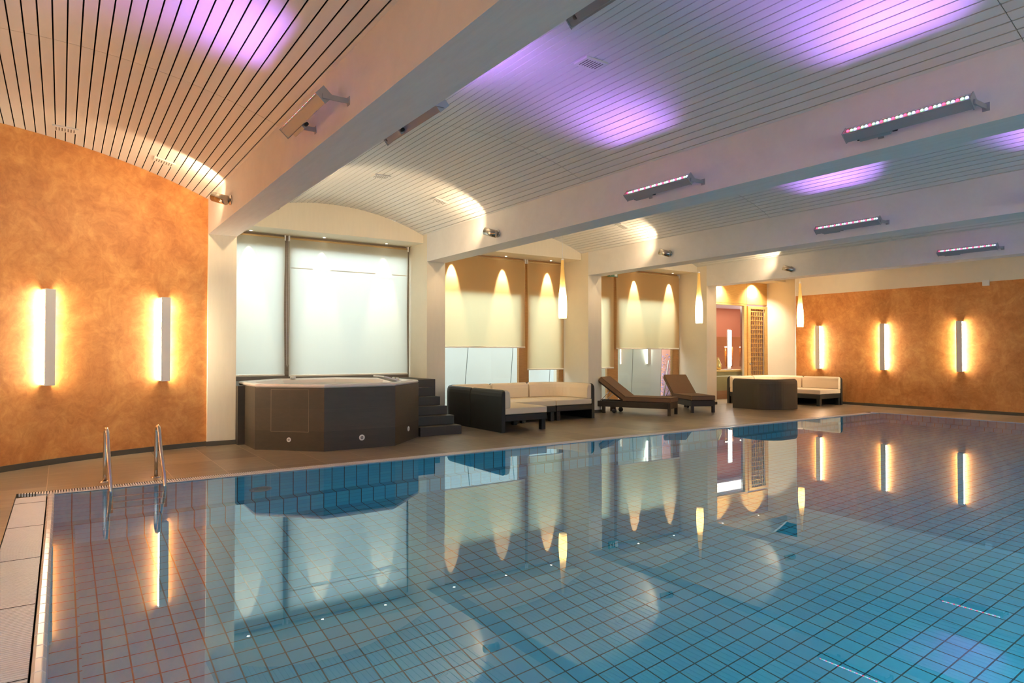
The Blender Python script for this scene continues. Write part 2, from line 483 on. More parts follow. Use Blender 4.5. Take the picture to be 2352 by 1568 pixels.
for x in (1.6, 5.0, 8.4, 11.8, 15.2):  # unseen lamps added on the near wall to brighten the pool
    t = thing('underwater_fill', 'added unseen round fill lamp in the pool wall on the camera side', 'lamp', (x, PY0, -0.70), 0, 'added underwater fill lamps on the near pool wall')
    b = MB(); b.lathe([(0.15, 0.0), (0.15, 0.02), (0.12, 0.035), (0.0, 0.035)], 24, 0, Matrix.Rotation(R(-90), 4, 'X')); b.build('lamp_housing', M['steel'], t)
    l = bpy.data.lights.new('pool_fill_light', 'AREA'); l.shape = 'DISK'; l.size = 0.22; l.energy = P_POOL; l.color = (0.80, 0.96, 0.97)
    o = bpy.data.objects.new('pool_fill_light', l); C.objects.link(o); o.parent = t; o.location = (0, 0.045, 0); o.rotation_euler = (R(90), 0, 0)
    o.rotation_euler = Vector((0, 0.75, -0.6)).to_track_quat('-Z', 'Y').to_euler()

# gutter grates: one continuous slatted run per side, lying in its channel
b = MB()
for k in range(int((PX1 + 0.1) / 0.025)):
    xx = -0.36 + k * 0.025
    ya = 8.60 if xx > -0.08 else 8.60 + (-0.08 - xx) * 0.62
    if 8.80 - ya > 0.012: b.box(xx, xx + 0.0145, ya, 8.795, -0.03, 0.0)
b.box(-0.05, PX1, PY1, PY1 + 0.03, -0.03, 0.004, 1)
b.box(-0.38, PX1 + 0.03, 8.575, 8.80, -0.11, -0.07, 2)
for yy in (8.65, 8.75): b.box(-0.2, PX1, yy, yy + 0.006, -0.028, -0.012)
g = b.build('gutter_grate', [M['grate'], M['rim'], M['void']])
tag(g, 'long white slatted overflow grate between the water and the tub and sofas', 'grate')
b = MB()
for k in range(320):
    yy = 0.22 + k * 0.0265
    xb = -0.115
    xa = -0.372 if yy < 8.55 else None
    if xa is not None and yy < 8.52: b.box(xa, xb, yy, yy + 0.017, -0.03, 0.0)
for yy in [0.5 + 1.1 * k for k in range(8)]: b.box(-0.372, -0.115, yy, yy + 0.004, -0.03, 0.002, 2)
for xx in (-0.32, -0.25, -0.18): b.box(xx, xx + 0.008, 0.22, 8.55, -0.028, -0.012)
b.box(-0.38, -0.05, 0.20, 8.575, -0.11, -0.07, 2)
g = b.build('gutter_grate', [M['grate'], M['rim'], M['void']])
tag(g, 'wide white slatted overflow grate running along the short pool end by the ladder', 'grate')
b = MB()
for k in range(48):
    yy = 0.45 + k * 0.169
    b.prism([(-0.10, -0.05), (-0.05, -0.05), (-0.045, -0.004), (-0.06, 0.012), (-0.09, 0.012), (-0.105, 0.002)], yy, yy + 0.165, 0, 'y')
struct('trim_3', b, M['rim'], None, 0.004)
for k, (xa, xb, ya, yb, za) in enumerate(((PX1, PX1 + 0.03, PY0, 8.57, -0.05), (PX1, PX1 + 0.03, 8.57, 8.80, -0.11), (-0.05, PX1, PY0 - 0.03, PY0, -0.05), (-0.38, PX1 + 0.03, 0.20, 0.42, -0.11))):
    b = MB(); b.box(xa, xb, ya, yb, za, 0.003); struct('trim_%d' % (4 + k), b, M['grate'])

# ------------------------------------------------------------------ walls, beams, pillars, vaulted ceilings
def arc_pts():
    pts = [(-2.46, -2.6), (-2.46, 7.5)]
    a0 = math.acos((-2.46 - CX0) / CRAD) if abs((-2.46 - CX0) / CRAD) <= 1 else PI
    a1 = math.acos((1.94 - CX0) / CRAD)
    n = 40
    for k in range(n + 1):
        a = a0 + (a1 - a0) * k / n
        pts.append((CX0 + CRAD * math.cos(a), CY0 + CRAD * math.sin(a)))
    return pts
AP = arc_pts()
def ribbon(pts, z0, z1, out):
    b = MB(); n = len(pts)
    for i, (x, y) in enumerate(pts):
        d = Vector(pts[min(i + 1, n - 1)]) - Vector(pts[max(i - 1, 0)]); d.normalize()
        o = Vector((-d.y, d.x)) * out
        zt = z1(x, y) if callable(z1) else z1
        b.v += [(x, y, z0), (x + o.x, y + o.y, z0), (x + o.x, y + o.y, zt), (x, y, zt)]
    for i in range(n - 1):
        for k in range(4): b.face([i * 4 + k, i * 4 + (k + 1) % 4, (i + 1) * 4 + (k + 1) % 4, (i + 1) * 4 + k])
    b.face([3, 2, 1, 0]); b.face([(n - 1) * 4 + k for k in range(4)])
    return b
struct('wall_left', ribbon(AP, 0.0, lambda x, y: vz(1, min(1.93, max(-2.43, x))) + 0.0, 0.15), M['stucco'])
struct('baseboard_left', ribbon([(x, y) for x, y in AP], 0.0, 0.075, -0.014), M['skirt'])

b = MB(); b.box(ENDX, 20.1, -2.7, 12.05, 0.0, 3.23); struct('wall_right', b, M['stucco'])
b = MB(); b.box(ENDX - 0.004, 20.1, -2.7, 12.05, 3.23, 4.5)
struct('trim_1', b, M['white'])
b = MB(); b.box(ENDX - 0.014, ENDX, -2.7, 12.05, 0.0, 0.075); struct('baseboard_right', b, M['skirt'])
b = MB(); b.box(ENDX - 0.012, 20.1, 12.05, 12.062, 0.0, 3.9)
b.box(20.0, 20.1, 12.062, 12.7, 0.0, 4.5); struct('trim_2', b, M['lampwhite'])

for i, (xa, xb) in enumerate(BEAMS):
    yc = COLF[i]
    b = MB(); b.box(xa, xb, -2.7, yc, ZB, 4.5); struct('beam', b, M['beam'])
    b = MB()
    yw = WINY.get(i + 1, 13.35) if i else 13.35
    b.box(xa, xb, yc, 13.9, 0.0, 4.5)
    struct('pillar', b, M['white'])
    if i < 4:
        b = MB(); b.box(xa - 0.012, xb + 0.012, yc - 0.012, yc, 0.0, 0.075); b.box(xb, xb + 0.012, yc, 13.2, 0.0, 0.075)
        struct('baseboard_back', b, M['skirt'])

for bay in (1, 2, 3, 4, 5):
    a, c_ = BAYS[bay]; xc, h, rad, zc = vault(bay)
    yend = TYMP.get(bay, 11.9); xr = min(c_, ENDX + 0.2)
    th = math.asin(h / rad); tot = 2 * th * rad; pitch = 0.1075; n = int(tot / pitch); off = (tot - n * pitch) / 2
    b = MB()
    segs = [(-2.7, 2.057), (2.063, 7.40), (7.406, yend)]
    for k in range(-1, n + 1):
        t0 = max(-th, -th + (off + k * pitch + 0.0062) / rad); t1 = min(th, -th + (off + (k + 1) * pitch - 0.0062) / rad)
        if t1 <= t0: continue
        pl = []
        for t, rr in ((t0, rad), (t1, rad), (t1, rad + 0.014), (t0, rad + 0.014)):
            pl.append((xc + rr * math.sin(t), zc + rr * math.cos(t)))
        if pl[0][0] > ENDX + 0.2: continue
        for ya, yb in segs: b.prism(pl, ya, yb, 0, 'y')
    nb = 16; up = [(xc + (rad + 0.06) * math.sin(-th + 2 * th * k / nb), zc + (rad + 0.06) * math.cos(-th + 2 * th * k / nb)) for k in range(nb + 1)]
    for k in range(nb):
        b.prism([up[k], up[k + 1], (up[k + 1][0], up[k + 1][1] + 0.03), (up[k][0], up[k][1] + 0.03)], -2.7, yend, 1, 'y')
    struct('ceiling', b, [M['plank'], M['void']])
    if bay == 1: continue
    yw = WINY[bay]
    b = MB(); na = 24
    poly = [(a, ZSOF)] + [(c_, ZSOF)] + [(xc + rad * math.sin(th - 2 * th * k / na), zc + rad * math.cos(th - 2 * th * k / na)) for k in range(na + 1)]
    b.prism(poly, yend, yend + 0.10, 0, 'y')
    b.box(a, c_, yend + 0.10, yw + 0.18, ZSOF, ZSOF + 0.12)
    struct('wall_back', b, M['white'])
b = MB(); b.box(-2.8, 20.3, -2.8, 14.0, 4.52, 4.7); struct('roof', b, M['void'])

# unseen side behind the camera, its openings sized to let in fill daylight
b = MB()
b.box(-2.7, 20.2, -2.7, -2.55, 0.0, 2.55); b.box(-2.7, 20.2, -2.7, -2.55, 3.4, 4.5)
for k in range(9): b.box(-2.7 + k * 2.84, -2.7 + k * 2.84 + 0.18, -2.7, -2.55, 2.55, 3.4)
struct('wall_front', b, M['white'])
portal('daylight_portal_front', (8.7, -2.75, 2.975), (R(90), 0, 0), 23.0, 0.85)

# ------------------------------------------------------------------ windows, blinds, outside
def window(n, bay, zsill, stiles, header=None, timber='timber'):
    a, c_ = BAYS[bay]; yw = WINY[bay]
    b = MB(); mt = M[timber]
    b.box(a, c_, yw + 0.03, yw + 0.11, zsill - 0.12, zsill); b.box(a, c_, yw + 0.03, yw + 0.11, ZSOF - 0.07, ZSOF)
    for xa, xb in stiles: b.box(xa, xb, yw + 0.025, yw + 0.115, zsill, ZSOF - 0.05)
    if header: b.box(a, c_, yw + 0.035, yw + 0.10, header, ZSOF - 0.03)
    o = struct('window_%d' % n, b, mt, None, 0.006)
    b = MB(); b.box(a + 0.02, c_ - 0.02, yw + 0.065, yw + 0.071, zsill, header or ZSOF)
    struct('window_pane', b, M['pane'], o)
    if zsill > 0.25:
        b = MB(); b.box(a, c_, yw + 0.0, yw + 0.2, 0.0, zsill - 0.12); struct('window_sill', b, M['white'], o)
    portal('daylight_portal', ((a + c_) / 2, yw + 0.14, (zsill + (header or ZSOF)) / 2), (R(-90), 0, 0), c_ - a, (header or ZSOF) - zsill)
    return o
window(1, 2, 1.045, [(2.37, 2.44), (3.58, 3.765), (6.24, 6.32)], 3.55, 'greywood')
window(2, 3, 0.20, [(6.75, 6.82), (9.36, 9.66), (10.60, 10.75)], 2.92)
window(3, 4, 0.20, [(11.18, 11.25), (12.40, 12.79), (14.98, 15.25)], 2.98)

def blind(bay, xa, xb, zb, label, mat='blind', seam=None):
    yw = WINY[bay] - 0.035
    t = thing('roller_blind', label, 'blind', ((xa + xb) / 2, yw, zb), 0, 'roller blinds at the windows')
    hw = (xb - xa) / 2; ht = ZSOF - 0.06 - zb
    b = MB(); nx, nz = 14, 18
    for j in range(nz + 1):
        for i in range(nx + 1):
            x = -hw + 2 * hw * i / nx; z = ht * j / nz
            edge = abs(i / nx - 0.5) * 2
            pinch = 0.014 * math.sin(PI * j / nz) ** 2 if edge > 0.99 else 0.0
            b.v.append((x * (1 - pinch / hw), 0.012 * math.sin(2.2 * i / nx * PI + bay) * math.sin(PI * j / nz), z))
    for j in range(nz):
        for i in range(nx): b.face([j * (nx + 1) + i, j * (nx + 1) + i + 1, (j + 1) * (nx + 1) + i + 1, (j + 1) * (nx + 1) + i], 0, True)
    b.build('fabric', M[mat], t)
    b = MB(); b.box(-hw, hw, -0.012, 0.012, -0.022, 0.012); b.build('hem_bar', M['hem'], t, 0.005)
    b = MB(); b.tube([(-hw, 0.02, ht), (hw, 0.02, ht)], 0.026, 12); b.build('roller', M['rollcloth'], t)
    for sx in (-1, 1):
        b = MB(); b.box(sx * hw - 0.012, sx * hw + 0.012, -0.02, 0.05, ht - 0.05, ht + 0.055); b.build('bracket', M['lampwhite'], t)
    if seam:
        b = MB(); b.box(-hw + 0.03, hw - 0.03, -0.016, -0.006, seam - zb - 0.008, seam - zb + 0.008); b.build('hem_seam', M['hem'], t)
    return t
blind(2, 2.40, 3.63, 1.06, 'narrow white roller blind fully drawn down next to the orange wall pillar', 'blindwhite')
blind(2, 3.71, 6.27, 1.04, 'wide white roller blind with a cross seam behind the hot tub', 'blindwhite', 3.17)
blind(3, 6.80, 9.50, 1.63, 'wide cream roller blind half lowered behind the L-shaped sofa')
blind(3, 9.57, 10.72, 1.08, 'narrow cream roller blind behind the hanging lamp by the L-shaped sofa')
blind(4, 11.22, 12.58, 1.08, 'narrow cream roller blind under the green exit sign')
blind(4, 12.67, 15.20, 1.61, 'wide cream roller blind above the two loungers')
t = thing('blind_cord', 'white looped pull cord hanging in the gap between the two white blinds', 'cord', (3.665, WINY[2] - 0.09, 1.21))
b = MB(); b.tube([(-0.012, 0, 2.5), (-0.014, 0, 1.2), (-0.014, 0, 0.05), (0, 0, 0.0), (0.018, 0, 0.06), (0.016, 0, 1.3), (0.01, 0, 2.5)], 0.0035, 6)
b.build('cord_loop', M['lampwhite'], t)

# outside: paving, a leaning pale panel wall with dark joints, a glowing stand-in for a lamp's reflection, planting
b = MB(); b.box(1.0, 15.7, 13.9, 14.6, -0.25, -0.02); b.box(1.0, 13.4, 14.6, 16.4, -0.25, -0.02); struct('outside_ground', b, M['paving'])
LEAN = 0.155
def outx(x, z, y): return (x + LEAN * (z - 0.7), y, z)
b = MB()
for WY, xs in ((15.7, [1.0, 3.6, 6.2, 9.16, 10.66, 12.05, 13.3]), (14.25, [12.7, 14.02, 15.24])):
    for xa, xb in zip(xs[:-1], xs[1:]):
        for xl, xr, dy, th, mi in ((xa + 0.012, xb - 0.012, 0.0, 0.06, 0), (xb - 0.014, xb + 0.014, 0.01, 0.05, 1)):
            pts = [outx(xl, -0.05, WY + dy), outx(xr, -0.05, WY + dy), outx(xr, 2.7, WY + dy + 0.3), outx(xl, 2.7, WY + dy + 0.3)]
            b.add(pts + [(p[0], p[1] + th, p[2]) for p in pts], [(0, 1, 2, 3), (7, 6, 5, 4), (0, 4, 5, 1), (1, 5, 6, 2), (2, 6, 7, 3), (3, 7, 4, 0)], mi)
struct('outside_wall', b, [M['frosted'], M['joint']])
b = MB()
for k in range(420):
    c0 = Vector((15.45 + random.random() * 0.10, 14.12 + random.random() * 0.5, 0.0 + random.random() ** 1.3 * 1.45))
    a_ = Vector((random.uniform(-1, 1), random.uniform(-1, 1), random.uniform(-0.3, 1))).normalized(); u_ = a_.orthogonal().normalized()
    l_ = 0.04 + random.random() * 0.04
    b.add([c0, c0 + a_ * l_ * 0.5 + u_ * l_ * 0.3, c0 + a_ * l_, c0 + a_ * l_ * 0.5 - u_ * l_ * 0.3], [(0, 1, 2, 3)])
for k in range(7): b.tube([(15.46 + k * 0.012, 14.2 + 0.05 * k, -0.02), (15.45 + k * 0.015, 14.2 + 0.06 * k, 1.2 - 0.07 * k)], 0.008, 5)
hg = b.build('violet_shrub', M['hedge']); tag(hg, 'violet-grey shrub seen through the window beside the second lounger', 'shrub')
b = MB(); b.tube([(14.95, 13.98, -0.02), (15.22, 14.0, 1.25)], 0.018, 8)
tag(b.build('steel_strut', M['steel']), 'slanted steel strut outside the window beside the shrub', 'strut')

# ------------------------------------------------------------------ lamps
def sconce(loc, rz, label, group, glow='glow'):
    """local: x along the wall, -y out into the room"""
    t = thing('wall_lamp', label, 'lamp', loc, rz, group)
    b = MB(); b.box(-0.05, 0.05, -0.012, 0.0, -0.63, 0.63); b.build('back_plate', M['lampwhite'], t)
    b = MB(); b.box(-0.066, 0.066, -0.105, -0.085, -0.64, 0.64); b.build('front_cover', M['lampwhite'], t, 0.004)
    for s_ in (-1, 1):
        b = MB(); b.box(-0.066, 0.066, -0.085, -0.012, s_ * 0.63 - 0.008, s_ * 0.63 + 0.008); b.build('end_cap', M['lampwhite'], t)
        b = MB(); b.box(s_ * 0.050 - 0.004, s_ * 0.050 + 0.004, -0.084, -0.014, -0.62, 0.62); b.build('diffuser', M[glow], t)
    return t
def on_arc(x):
    y = CY0 + math.sqrt(CRAD ** 2 - (x - CX0) ** 2)
    th = math.atan2(-(x - CX0), y - CY0)
    return (x, y, 1.70), th
for x, lab in ((-0.175, 'tall white glowing wall lamp on the curved orange wall, farther from the pillar'), (1.29, 'tall white glowing wall lamp on the curved orange wall beside the white pillar')):
    l, th = on_arc(x); sconce(l, th, lab, 'wall lamps on the curved orange wall')
l, th = on_arc(-1.75); sconce(l, th, 'added unseen wall lamp on the curved orange wall beyond the ladder corner', 'wall lamps on the curved orange wall')  # this and the next three: unseen, added for warm light on the beams
for y, lab in ((6.2, 'added unseen wall lamp on the straight left wall past the ladder'), (4.0, 'added unseen wall lamp halfway along the straight left wall'), (1.8, 'added unseen wall lamp on the straight left wall by the camera')):
    sconce((-2.46, y, 1.70), R(90), lab, 'added wall lamps on the straight left wall')
for y, lab in ((11.29, 'tall white glowing wall lamp above the round sofa group on the flat orange wall'), (9.40, 'tall white glowing wall lamp in the middle of the three on the flat orange wall'),
               (7.51, 'tall white glowing wall lamp below the small white box on the flat orange wall')):
    sconce((ENDX, y, 1.65), R(-90), lab, 'wall lamps on the flat orange wall')
sconce((14.75, 14.43, 1.78), 0, 'slim glowing stand-in for a lamp reflected in the glass, seen under the wide blind', 'stand-ins for lamp reflections', 'glowrefl')  # glowing object outside in place of a lamp's reflection in the window

def beam_spot(loc, sx, direction, label):
    t = thing('beam_spotlight', label, 'spotlight', loc, 0, 'chrome spotlights on the beams')
    d = Vector((direction[0] * sx, direction[1], direction[2])).normalized()
    b = MB(); b.lathe([(0.0, 0.0), (0.068, 0.0), (0.068, 0.018), (0.0, 0.018)], 24, 0, Matrix.Rotation(R(-90 if sx > 0 else 90), 4, 'Y') @ Matrix.Identity(4)); b.build('mount_plate', M['chrome'], t)
    c0 = Vector((-0.13 * sx, 0, 0))
    b = MB(); b.tube([(-0.012 * sx, 0, 0), (-0.06 * sx, 0, 0)], 0.022, 12); b.sphere((-0.07 * sx, 0, 0), 0.03, 8); b.build('joint', M['chrome'], t)
    Q = Matrix.Translation(c0) @ d.to_track_quat('Z', 'Y').to_matrix().to_4x4()
    b = MB(); b.lathe([(0.0, -0.10), (0.058, -0.10), (0.066, -0.092), (0.066, 0.14), (0.060, 0.14), (0.060, 0.09), (0.0, 0.09)], 28, 0, Q); b.build('housing', M['chrome'], t)
    b = MB(); b.lathe([(0.0, 0.094), (0.052, 0.094), (0.052, 0.098), (0.0, 0.098)], 20, 0, Q); b.build('lamp_lens', M['lens'], t)
    spotlight('spot_light', c0 + d * 0.145, d, P_SPOT, 138, 0.4, WARM, 0.03, t)
    return t
SD = (-0.56, 0.78, 0.29)
beam_spot((BEAMS[0][0], 9.83, 3.62), 1, SD, 'chrome cylinder spotlight on the beam beside the curved orange wall')
beam_spot((BEAMS[1][0], 9.76, 3.58), 1, SD, 'chrome cylinder spotlight on the beam face above the L-shaped sofa')
beam_spot((BEAMS[2][0], 9.84, 3.61), 1, SD, 'chrome cylinder spotlight on the beam face above the two loungers')
beam_spot((BEAMS[3][0], 9.91, 3.60), 1, SD, 'chrome cylinder spotlight on the beam face near the lattice door')
for i, x in enumerate((BEAMS[0][1], BEAMS[1][1], BEAMS[2][1], BEAMS[3][1])):  # all but the first are unseen, added for more warm light
    beam_spot((x, 9.83, 3.60), -1, SD, ['chrome spotlight peeping out behind the beam above the white blinds', 'added unseen chrome spotlight on the back of the beam above the L-shaped sofa', 'added unseen chrome spotlight on the back of the beam above the loungers', 'added unseen chrome spotlight on the back of the beam by the lattice door'][i])

def led_bar(loc, sx, label):
    t = thing('led_bar', label, 'light bar', loc, 0, 'colour wash light bars on the beams')
    n = Vector((-0.74 * sx, 0, 0.673)); e = Vector((-0.673 * sx, 0, -0.74)); c0 = Vector((-0.20 * sx, 0, 0)); L = 0.53
    def P(a, bb, y): return c0 + n * a + e * bb + Vector((0, y, 0))
    def slab(mb, a0, a1, b0, b1, ya, yb, mi=0):
        vs = [P(a0, b0, ya), P(a1, b0, ya), P(a1, b1, ya), P(a0, b1, ya), P(a0, b0, yb), P(a1, b0, yb), P(a1, b1, yb), P(a0, b1, yb)]
        mb.add(vs, [(0, 3, 2, 1), (4, 5, 6, 7), (0, 1, 5, 4), (1, 2, 6, 5), (2, 3, 7, 6), (3, 0, 4, 7)], mi)
    b = MB(); slab(b, -0.05, 0.038, -0.045, 0.045, -L, L); slab(b, 0.038, 0.05, -0.045, -0.038, -L, L); slab(b, 0.038, 0.05, 0.038, 0.045, -L, L)
    b.build('housing', M['alu'], t, 0.003)
    for s_ in (-1, 1):
        b = MB(); slab(b, -0.055, 0.055, -0.05, 0.05, s_ * L - 0.005, s_ * L + 0.005); b.build('end_plate', M['alu'], t)
    for ya, yb in ((-L - 0.022, -L - 0.008), (0.30, 0.314)):
        b = MB(); b.box(min(-0.22 * sx, 0), max(-0.22 * sx, 0), ya, yb, -0.035, 0.005); b.box(min(0, -0.006 * sx), max(0, -0.006 * sx), ya - 0.02, yb + 0.02, -0.05, 0.02)
        b.build('bracket', M['alu'], t)
    b = MB(); slab(b, -0.088, -0.05, -0.02, 0.03, 0.14, 0.42); b.build('driver_box', M['alu'], t, 0.004)
    for yy in (0.11, 0.43):
        b = MB(); b.tube([P(-0.07, 0.0, yy - 0.018), P(-0.07, 0.0, yy + 0.018)], 0.016, 10); b.build('cable_gland', M['dark'], t)
    cols = ('ledr', 'ledg', 'ledb')
    for k in range(30):
        y = L - 0.035 - k * (2 * L - 0.07) / 29
        me = LEDM[cols[k % 3]]
        o = bpy.data.objects.new('led_lens', me); C.objects.link(o); o.parent = t
        o.location = P(0.042, 0.0, y); o.rotation_euler = (0, math.atan2(n.x, n.z), 0)
    l = bpy.data.lights.new('wash_light', 'AREA'); l.shape = 'RECTANGLE'; l.size = 0.04; l.size_y = 1.0
    l.energy = P_LED; l.color = (0.50, 0.21, 1.0); l.spread = R(68)
    o = bpy.data.objects.new('wash_light', l); C.objects.link(o); o.parent = t; o.location = P(0.062, 0, 0)
    o.rotation_euler = (0, math.atan2(-n.x, -n.z), 0)
    return t
LEDM = {}
for k in ('ledr', 'ledg', 'ledb'):
    b = MB(); b.lathe([(0.0, 0.012), (0.008, 0.011), (0.013, 0.006), (0.014, 0.0), (0.0, 0.0)], 10); LEDM[k] = b.mesh('led_lens', M[k])
led_bar((BEAMS[0][0], 5.80, 3.58), 1, 'colour wash light bar seen from behind, lit orange, on the beam beside the curved wall')
led_bar((BEAMS[1][0], 5.80, 3.545), 1, 'colour wash light bar with red green blue diodes on the beam nearest the L-shaped sofa')
led_bar((BEAMS[1][0], 2.87, 3.545), 1, 'largest colour wash light bar with red green blue diodes, high over the water')
led_bar((BEAMS[2][0], 5.86, 3.56), 1, 'colour wash light bar with diodes on the second beam from the far end')
led_bar((BEAMS[3][0], 5.90, 3.56), 1, 'colour wash light bar with diodes on the beam nearest the flat orange wall')
led_bar((BEAMS[2][0], 2.90, 3.56), 1, 'colour wash light bar outside the view on the third beam')
led_bar((BEAMS[0][1], 5.36, 3.545), -1, 'colour wash light bar peeping out behind the beam beside the curved wall')
led_bar((BEAMS[0][1], 2.60, 3.545), -1, 'colour wash light bar behind the beam at the upper picture edge')
for bi in (1, 2):  # extra bars out of sight, put in to tint the facing beams
    for yy in (5.36, 2.60): led_bar((BEAMS[bi][1], yy, 3.545), -1, 'colour wash light bar added unseen behind a beam over the water')

def pendant(x, y, zc, label):
    t = thing('pendant_lamp', label, 'lamp', (x, y, 2.20), 0, 'bottle-shaped pendant lamps')
    prof = [(0.078, 0.0), (0.083, 0.06), (0.086, 0.18), (0.086, 0.30), (0.080, 0.42), (0.066, 0.58), (0.052, 0.76), (0.041, 0.92), (0.034, 1.06), (0.031, 1.20)]
    b = MB(); b.lathe(prof, 28); b.build('glass_shade', M['shade'], t)
    b = MB(); b.lathe([(0.0, 1.20), (0.031, 1.20), (0.031, 1.225), (0.0, 1.225)], 20); b.build('cap', M['lampwhite'], t)
    b = MB(); b.tube([(0, 0, 1.22), (0, 0, zc - 2.2)], 0.004, 6); b.build('cable', M['lampwhite'], t)
    b = MB(); b.lathe([(0.0, 0.03), (0.022, 0.05), (0.030, 0.12), (0.030, 0.46), (0.02, 0.52), (0.0, 0.54)], 14); b.build('bulb', M['bulb'], t)
    b = MB(); b.lathe([(0.0, 0.0), (0.05, 0.0), (0.05, -0.03), (0.0, -0.03)], 16, 0, Matrix.Translation((0, 0, zc - 2.2))); b.build('ceiling_rose', M['lampwhite'], t)
    return t
pendant(8.55, 10.75, vz(3, 8.55), 'glowing bottle-shaped pendant lamp above the L-shaped sofa')
pendant(12.67, 10.68, vz(4, 12.67), 'glowing bottle-shaped pendant lamp above the two loungers')
pendant(16.86, 10.70, vz(5, 16.86), 'glowing bottle-shaped pendant lamp above the round sofa group')

def downlight(x, bay, label):
    y = WINY[bay] - 0.19
    t = thing('downlight', label, 'downlight', (x, y, ZSOF), 0, 'recessed downlights above the blinds')
    b = MB(); b.lathe([(0.026, 0.002), (0.028, -0.006), (0.042, -0.006), (0.044, 0.0), (0.026, 0.002)], 20); b.build('trim_ring', M['lampwhite'], t)
    b = MB(); b.lathe([(0.0, -0.002), (0.026, -0.002), (0.026, 0.0), (0.0, 0.0)], 16); b.build('lamp_lens', M['lens'], t)
    spotlight('down_light', (0, 0, -0.01), (0, 0.20, -1), P_DOWN, 34 if bay < 5 else 120, 0.55 if bay < 5 else 1.0, (1.0, 0.87, 0.68), 0.012, t)
for x, bay, s_ in ((2.95, 2, 'over the narrow white blind'), (4.36, 2, 'over the middle of the tub window'), (5.70, 2, 'over the tub window near the steps'),
                   (7.42, 3, 'over the sofa window next to the pillar'), (8.83, 3, 'over the sofa window in the middle'), (10.19, 3, 'over the narrow blind by the pendant lamp'),
                   (11.90, 4, 'over the narrow blind with the exit sign'), (13.35, 4, 'over the lounger window in the middle'), (14.77, 4, 'over the lounger window at its far end'),
                   (17.1, 5, 'over the bar window'), (18.9, 5, 'over the lattice door')):
    downlight(x, bay, 'small recessed downlight ' + s_)

# ceiling vents
def vent(x, y, bay, label):
    z = vz(bay, x); xc, h, rad, zc = vault(bay); a = math.asin((x - xc) / rad)
    t = thing('ceiling_vent', label, 'vent', (x, y, z), 0, 'slotted vents in the plank ceiling')
    t.rotation_euler = (0, a, 0)
    b = MB(); b.box(-0.14, 0.14, -0.10, 0.10, -0.022, -0.001); b.build('plate', M['plank'], t, 0.003)
    b = MB()
    for k in range(7): b.box(-0.105 + k * 0.032, -0.105 + k * 0.032 + 0.010, -0.075, 0.06, -0.0235, -0.0215)
    b.build('slots', M['slot'], t)
vent(0.02, 10.27, 1, 'slotted ceiling vent over the curved wall, farther from the beam')
vent(1.19, 10.54, 1, 'slotted ceiling vent over the curved wall, close to the beam')
vent(4.30, 10.17, 2, 'slotted ceiling vent at the crown of the vault over the tub')
vent(5.60, 10.57, 2, 'slotted ceiling vent in the bright patch above the chrome spotlight')
vent(4.34, 5.00, 2, 'slotted ceiling vent high over the water near the purple glow')
vent(10.01, 10.51, 3, 'slotted ceiling vent over the L-shaped sofa bay')

# ------------------------------------------------------------------ exit sign, sensor box
t = thing('exit_sign', 'green and white emergency exit sign hanging at the narrow blind', 'sign', (12.28, 13.28, 3.53))
b = MB(); b.box(-0.17, 0.17, -0.02, 0.02, 0.0, 0.19); b.build('sign_body', M['green'], t, 0.004)
b = MB(); y_ = -0.0215
def fl(poly): b.prism(poly, y_, y_ + 0.002, 0, 'y')
fl([(0.055, 0.02), (0.155, 0.02), (0.155, 0.17), (0.055, 0.17)])
b.build('door_symbol', M['signwhite'], t)
b = MB()
fl([(-0.005, 0.055), (0.02, 0.085), (0.005, 0.085), (0.005, 0.15), (-0.015, 0.15), (-0.015, 0.085), (-0.03, 0.085)])
b.build('arrow', M['signwhite'], t)
b = MB()
fl([(-0.105 + 0.016 * math.cos(k * PI / 6), 0.155 + 0.016 * math.sin(k * PI / 6)) for k in range(12)])
for p in ([(-0.125, 0.09), (-0.10, 0.085), (-0.085, 0.135), (-0.11, 0.138)], [(-0.125, 0.09), (-0.105, 0.09), (-0.09, 0.06), (-0.075, 0.03), (-0.09, 0.028), (-0.108, 0.056)],
          [(-0.125, 0.095), (-0.112, 0.08), (-0.135, 0.055), (-0.158, 0.05), (-0.160, 0.064), (-0.142, 0.068)], [(-0.09, 0.132), (-0.06, 0.118), (-0.05, 0.10), (-0.06, 0.095), (-0.07, 0.108), (-0.092, 0.118)],
          [(-0.108, 0.135), (-0.135, 0.12), (-0.14, 0.10), (-0.13, 0.10), (-0.125, 0.113), (-0.105, 0.123)]): fl(p)
b.build('running_figure', M['signwhite'], t)
for sx in (-0.12, 0.12):
    b = MB(); b.tube([(sx, 0, 0.18), (sx, 0, 0.28)], 0.004, 6); b.build('hanger', M['steel'], t)
b = MB(); b.box(18.69, 18.75, 6.865, 7.005, 3.13, 3.27)
tag(b.build('sensor_box', M['lampwhite'], None, 0.006), 'small white box high on the flat orange wall', 'sensor')

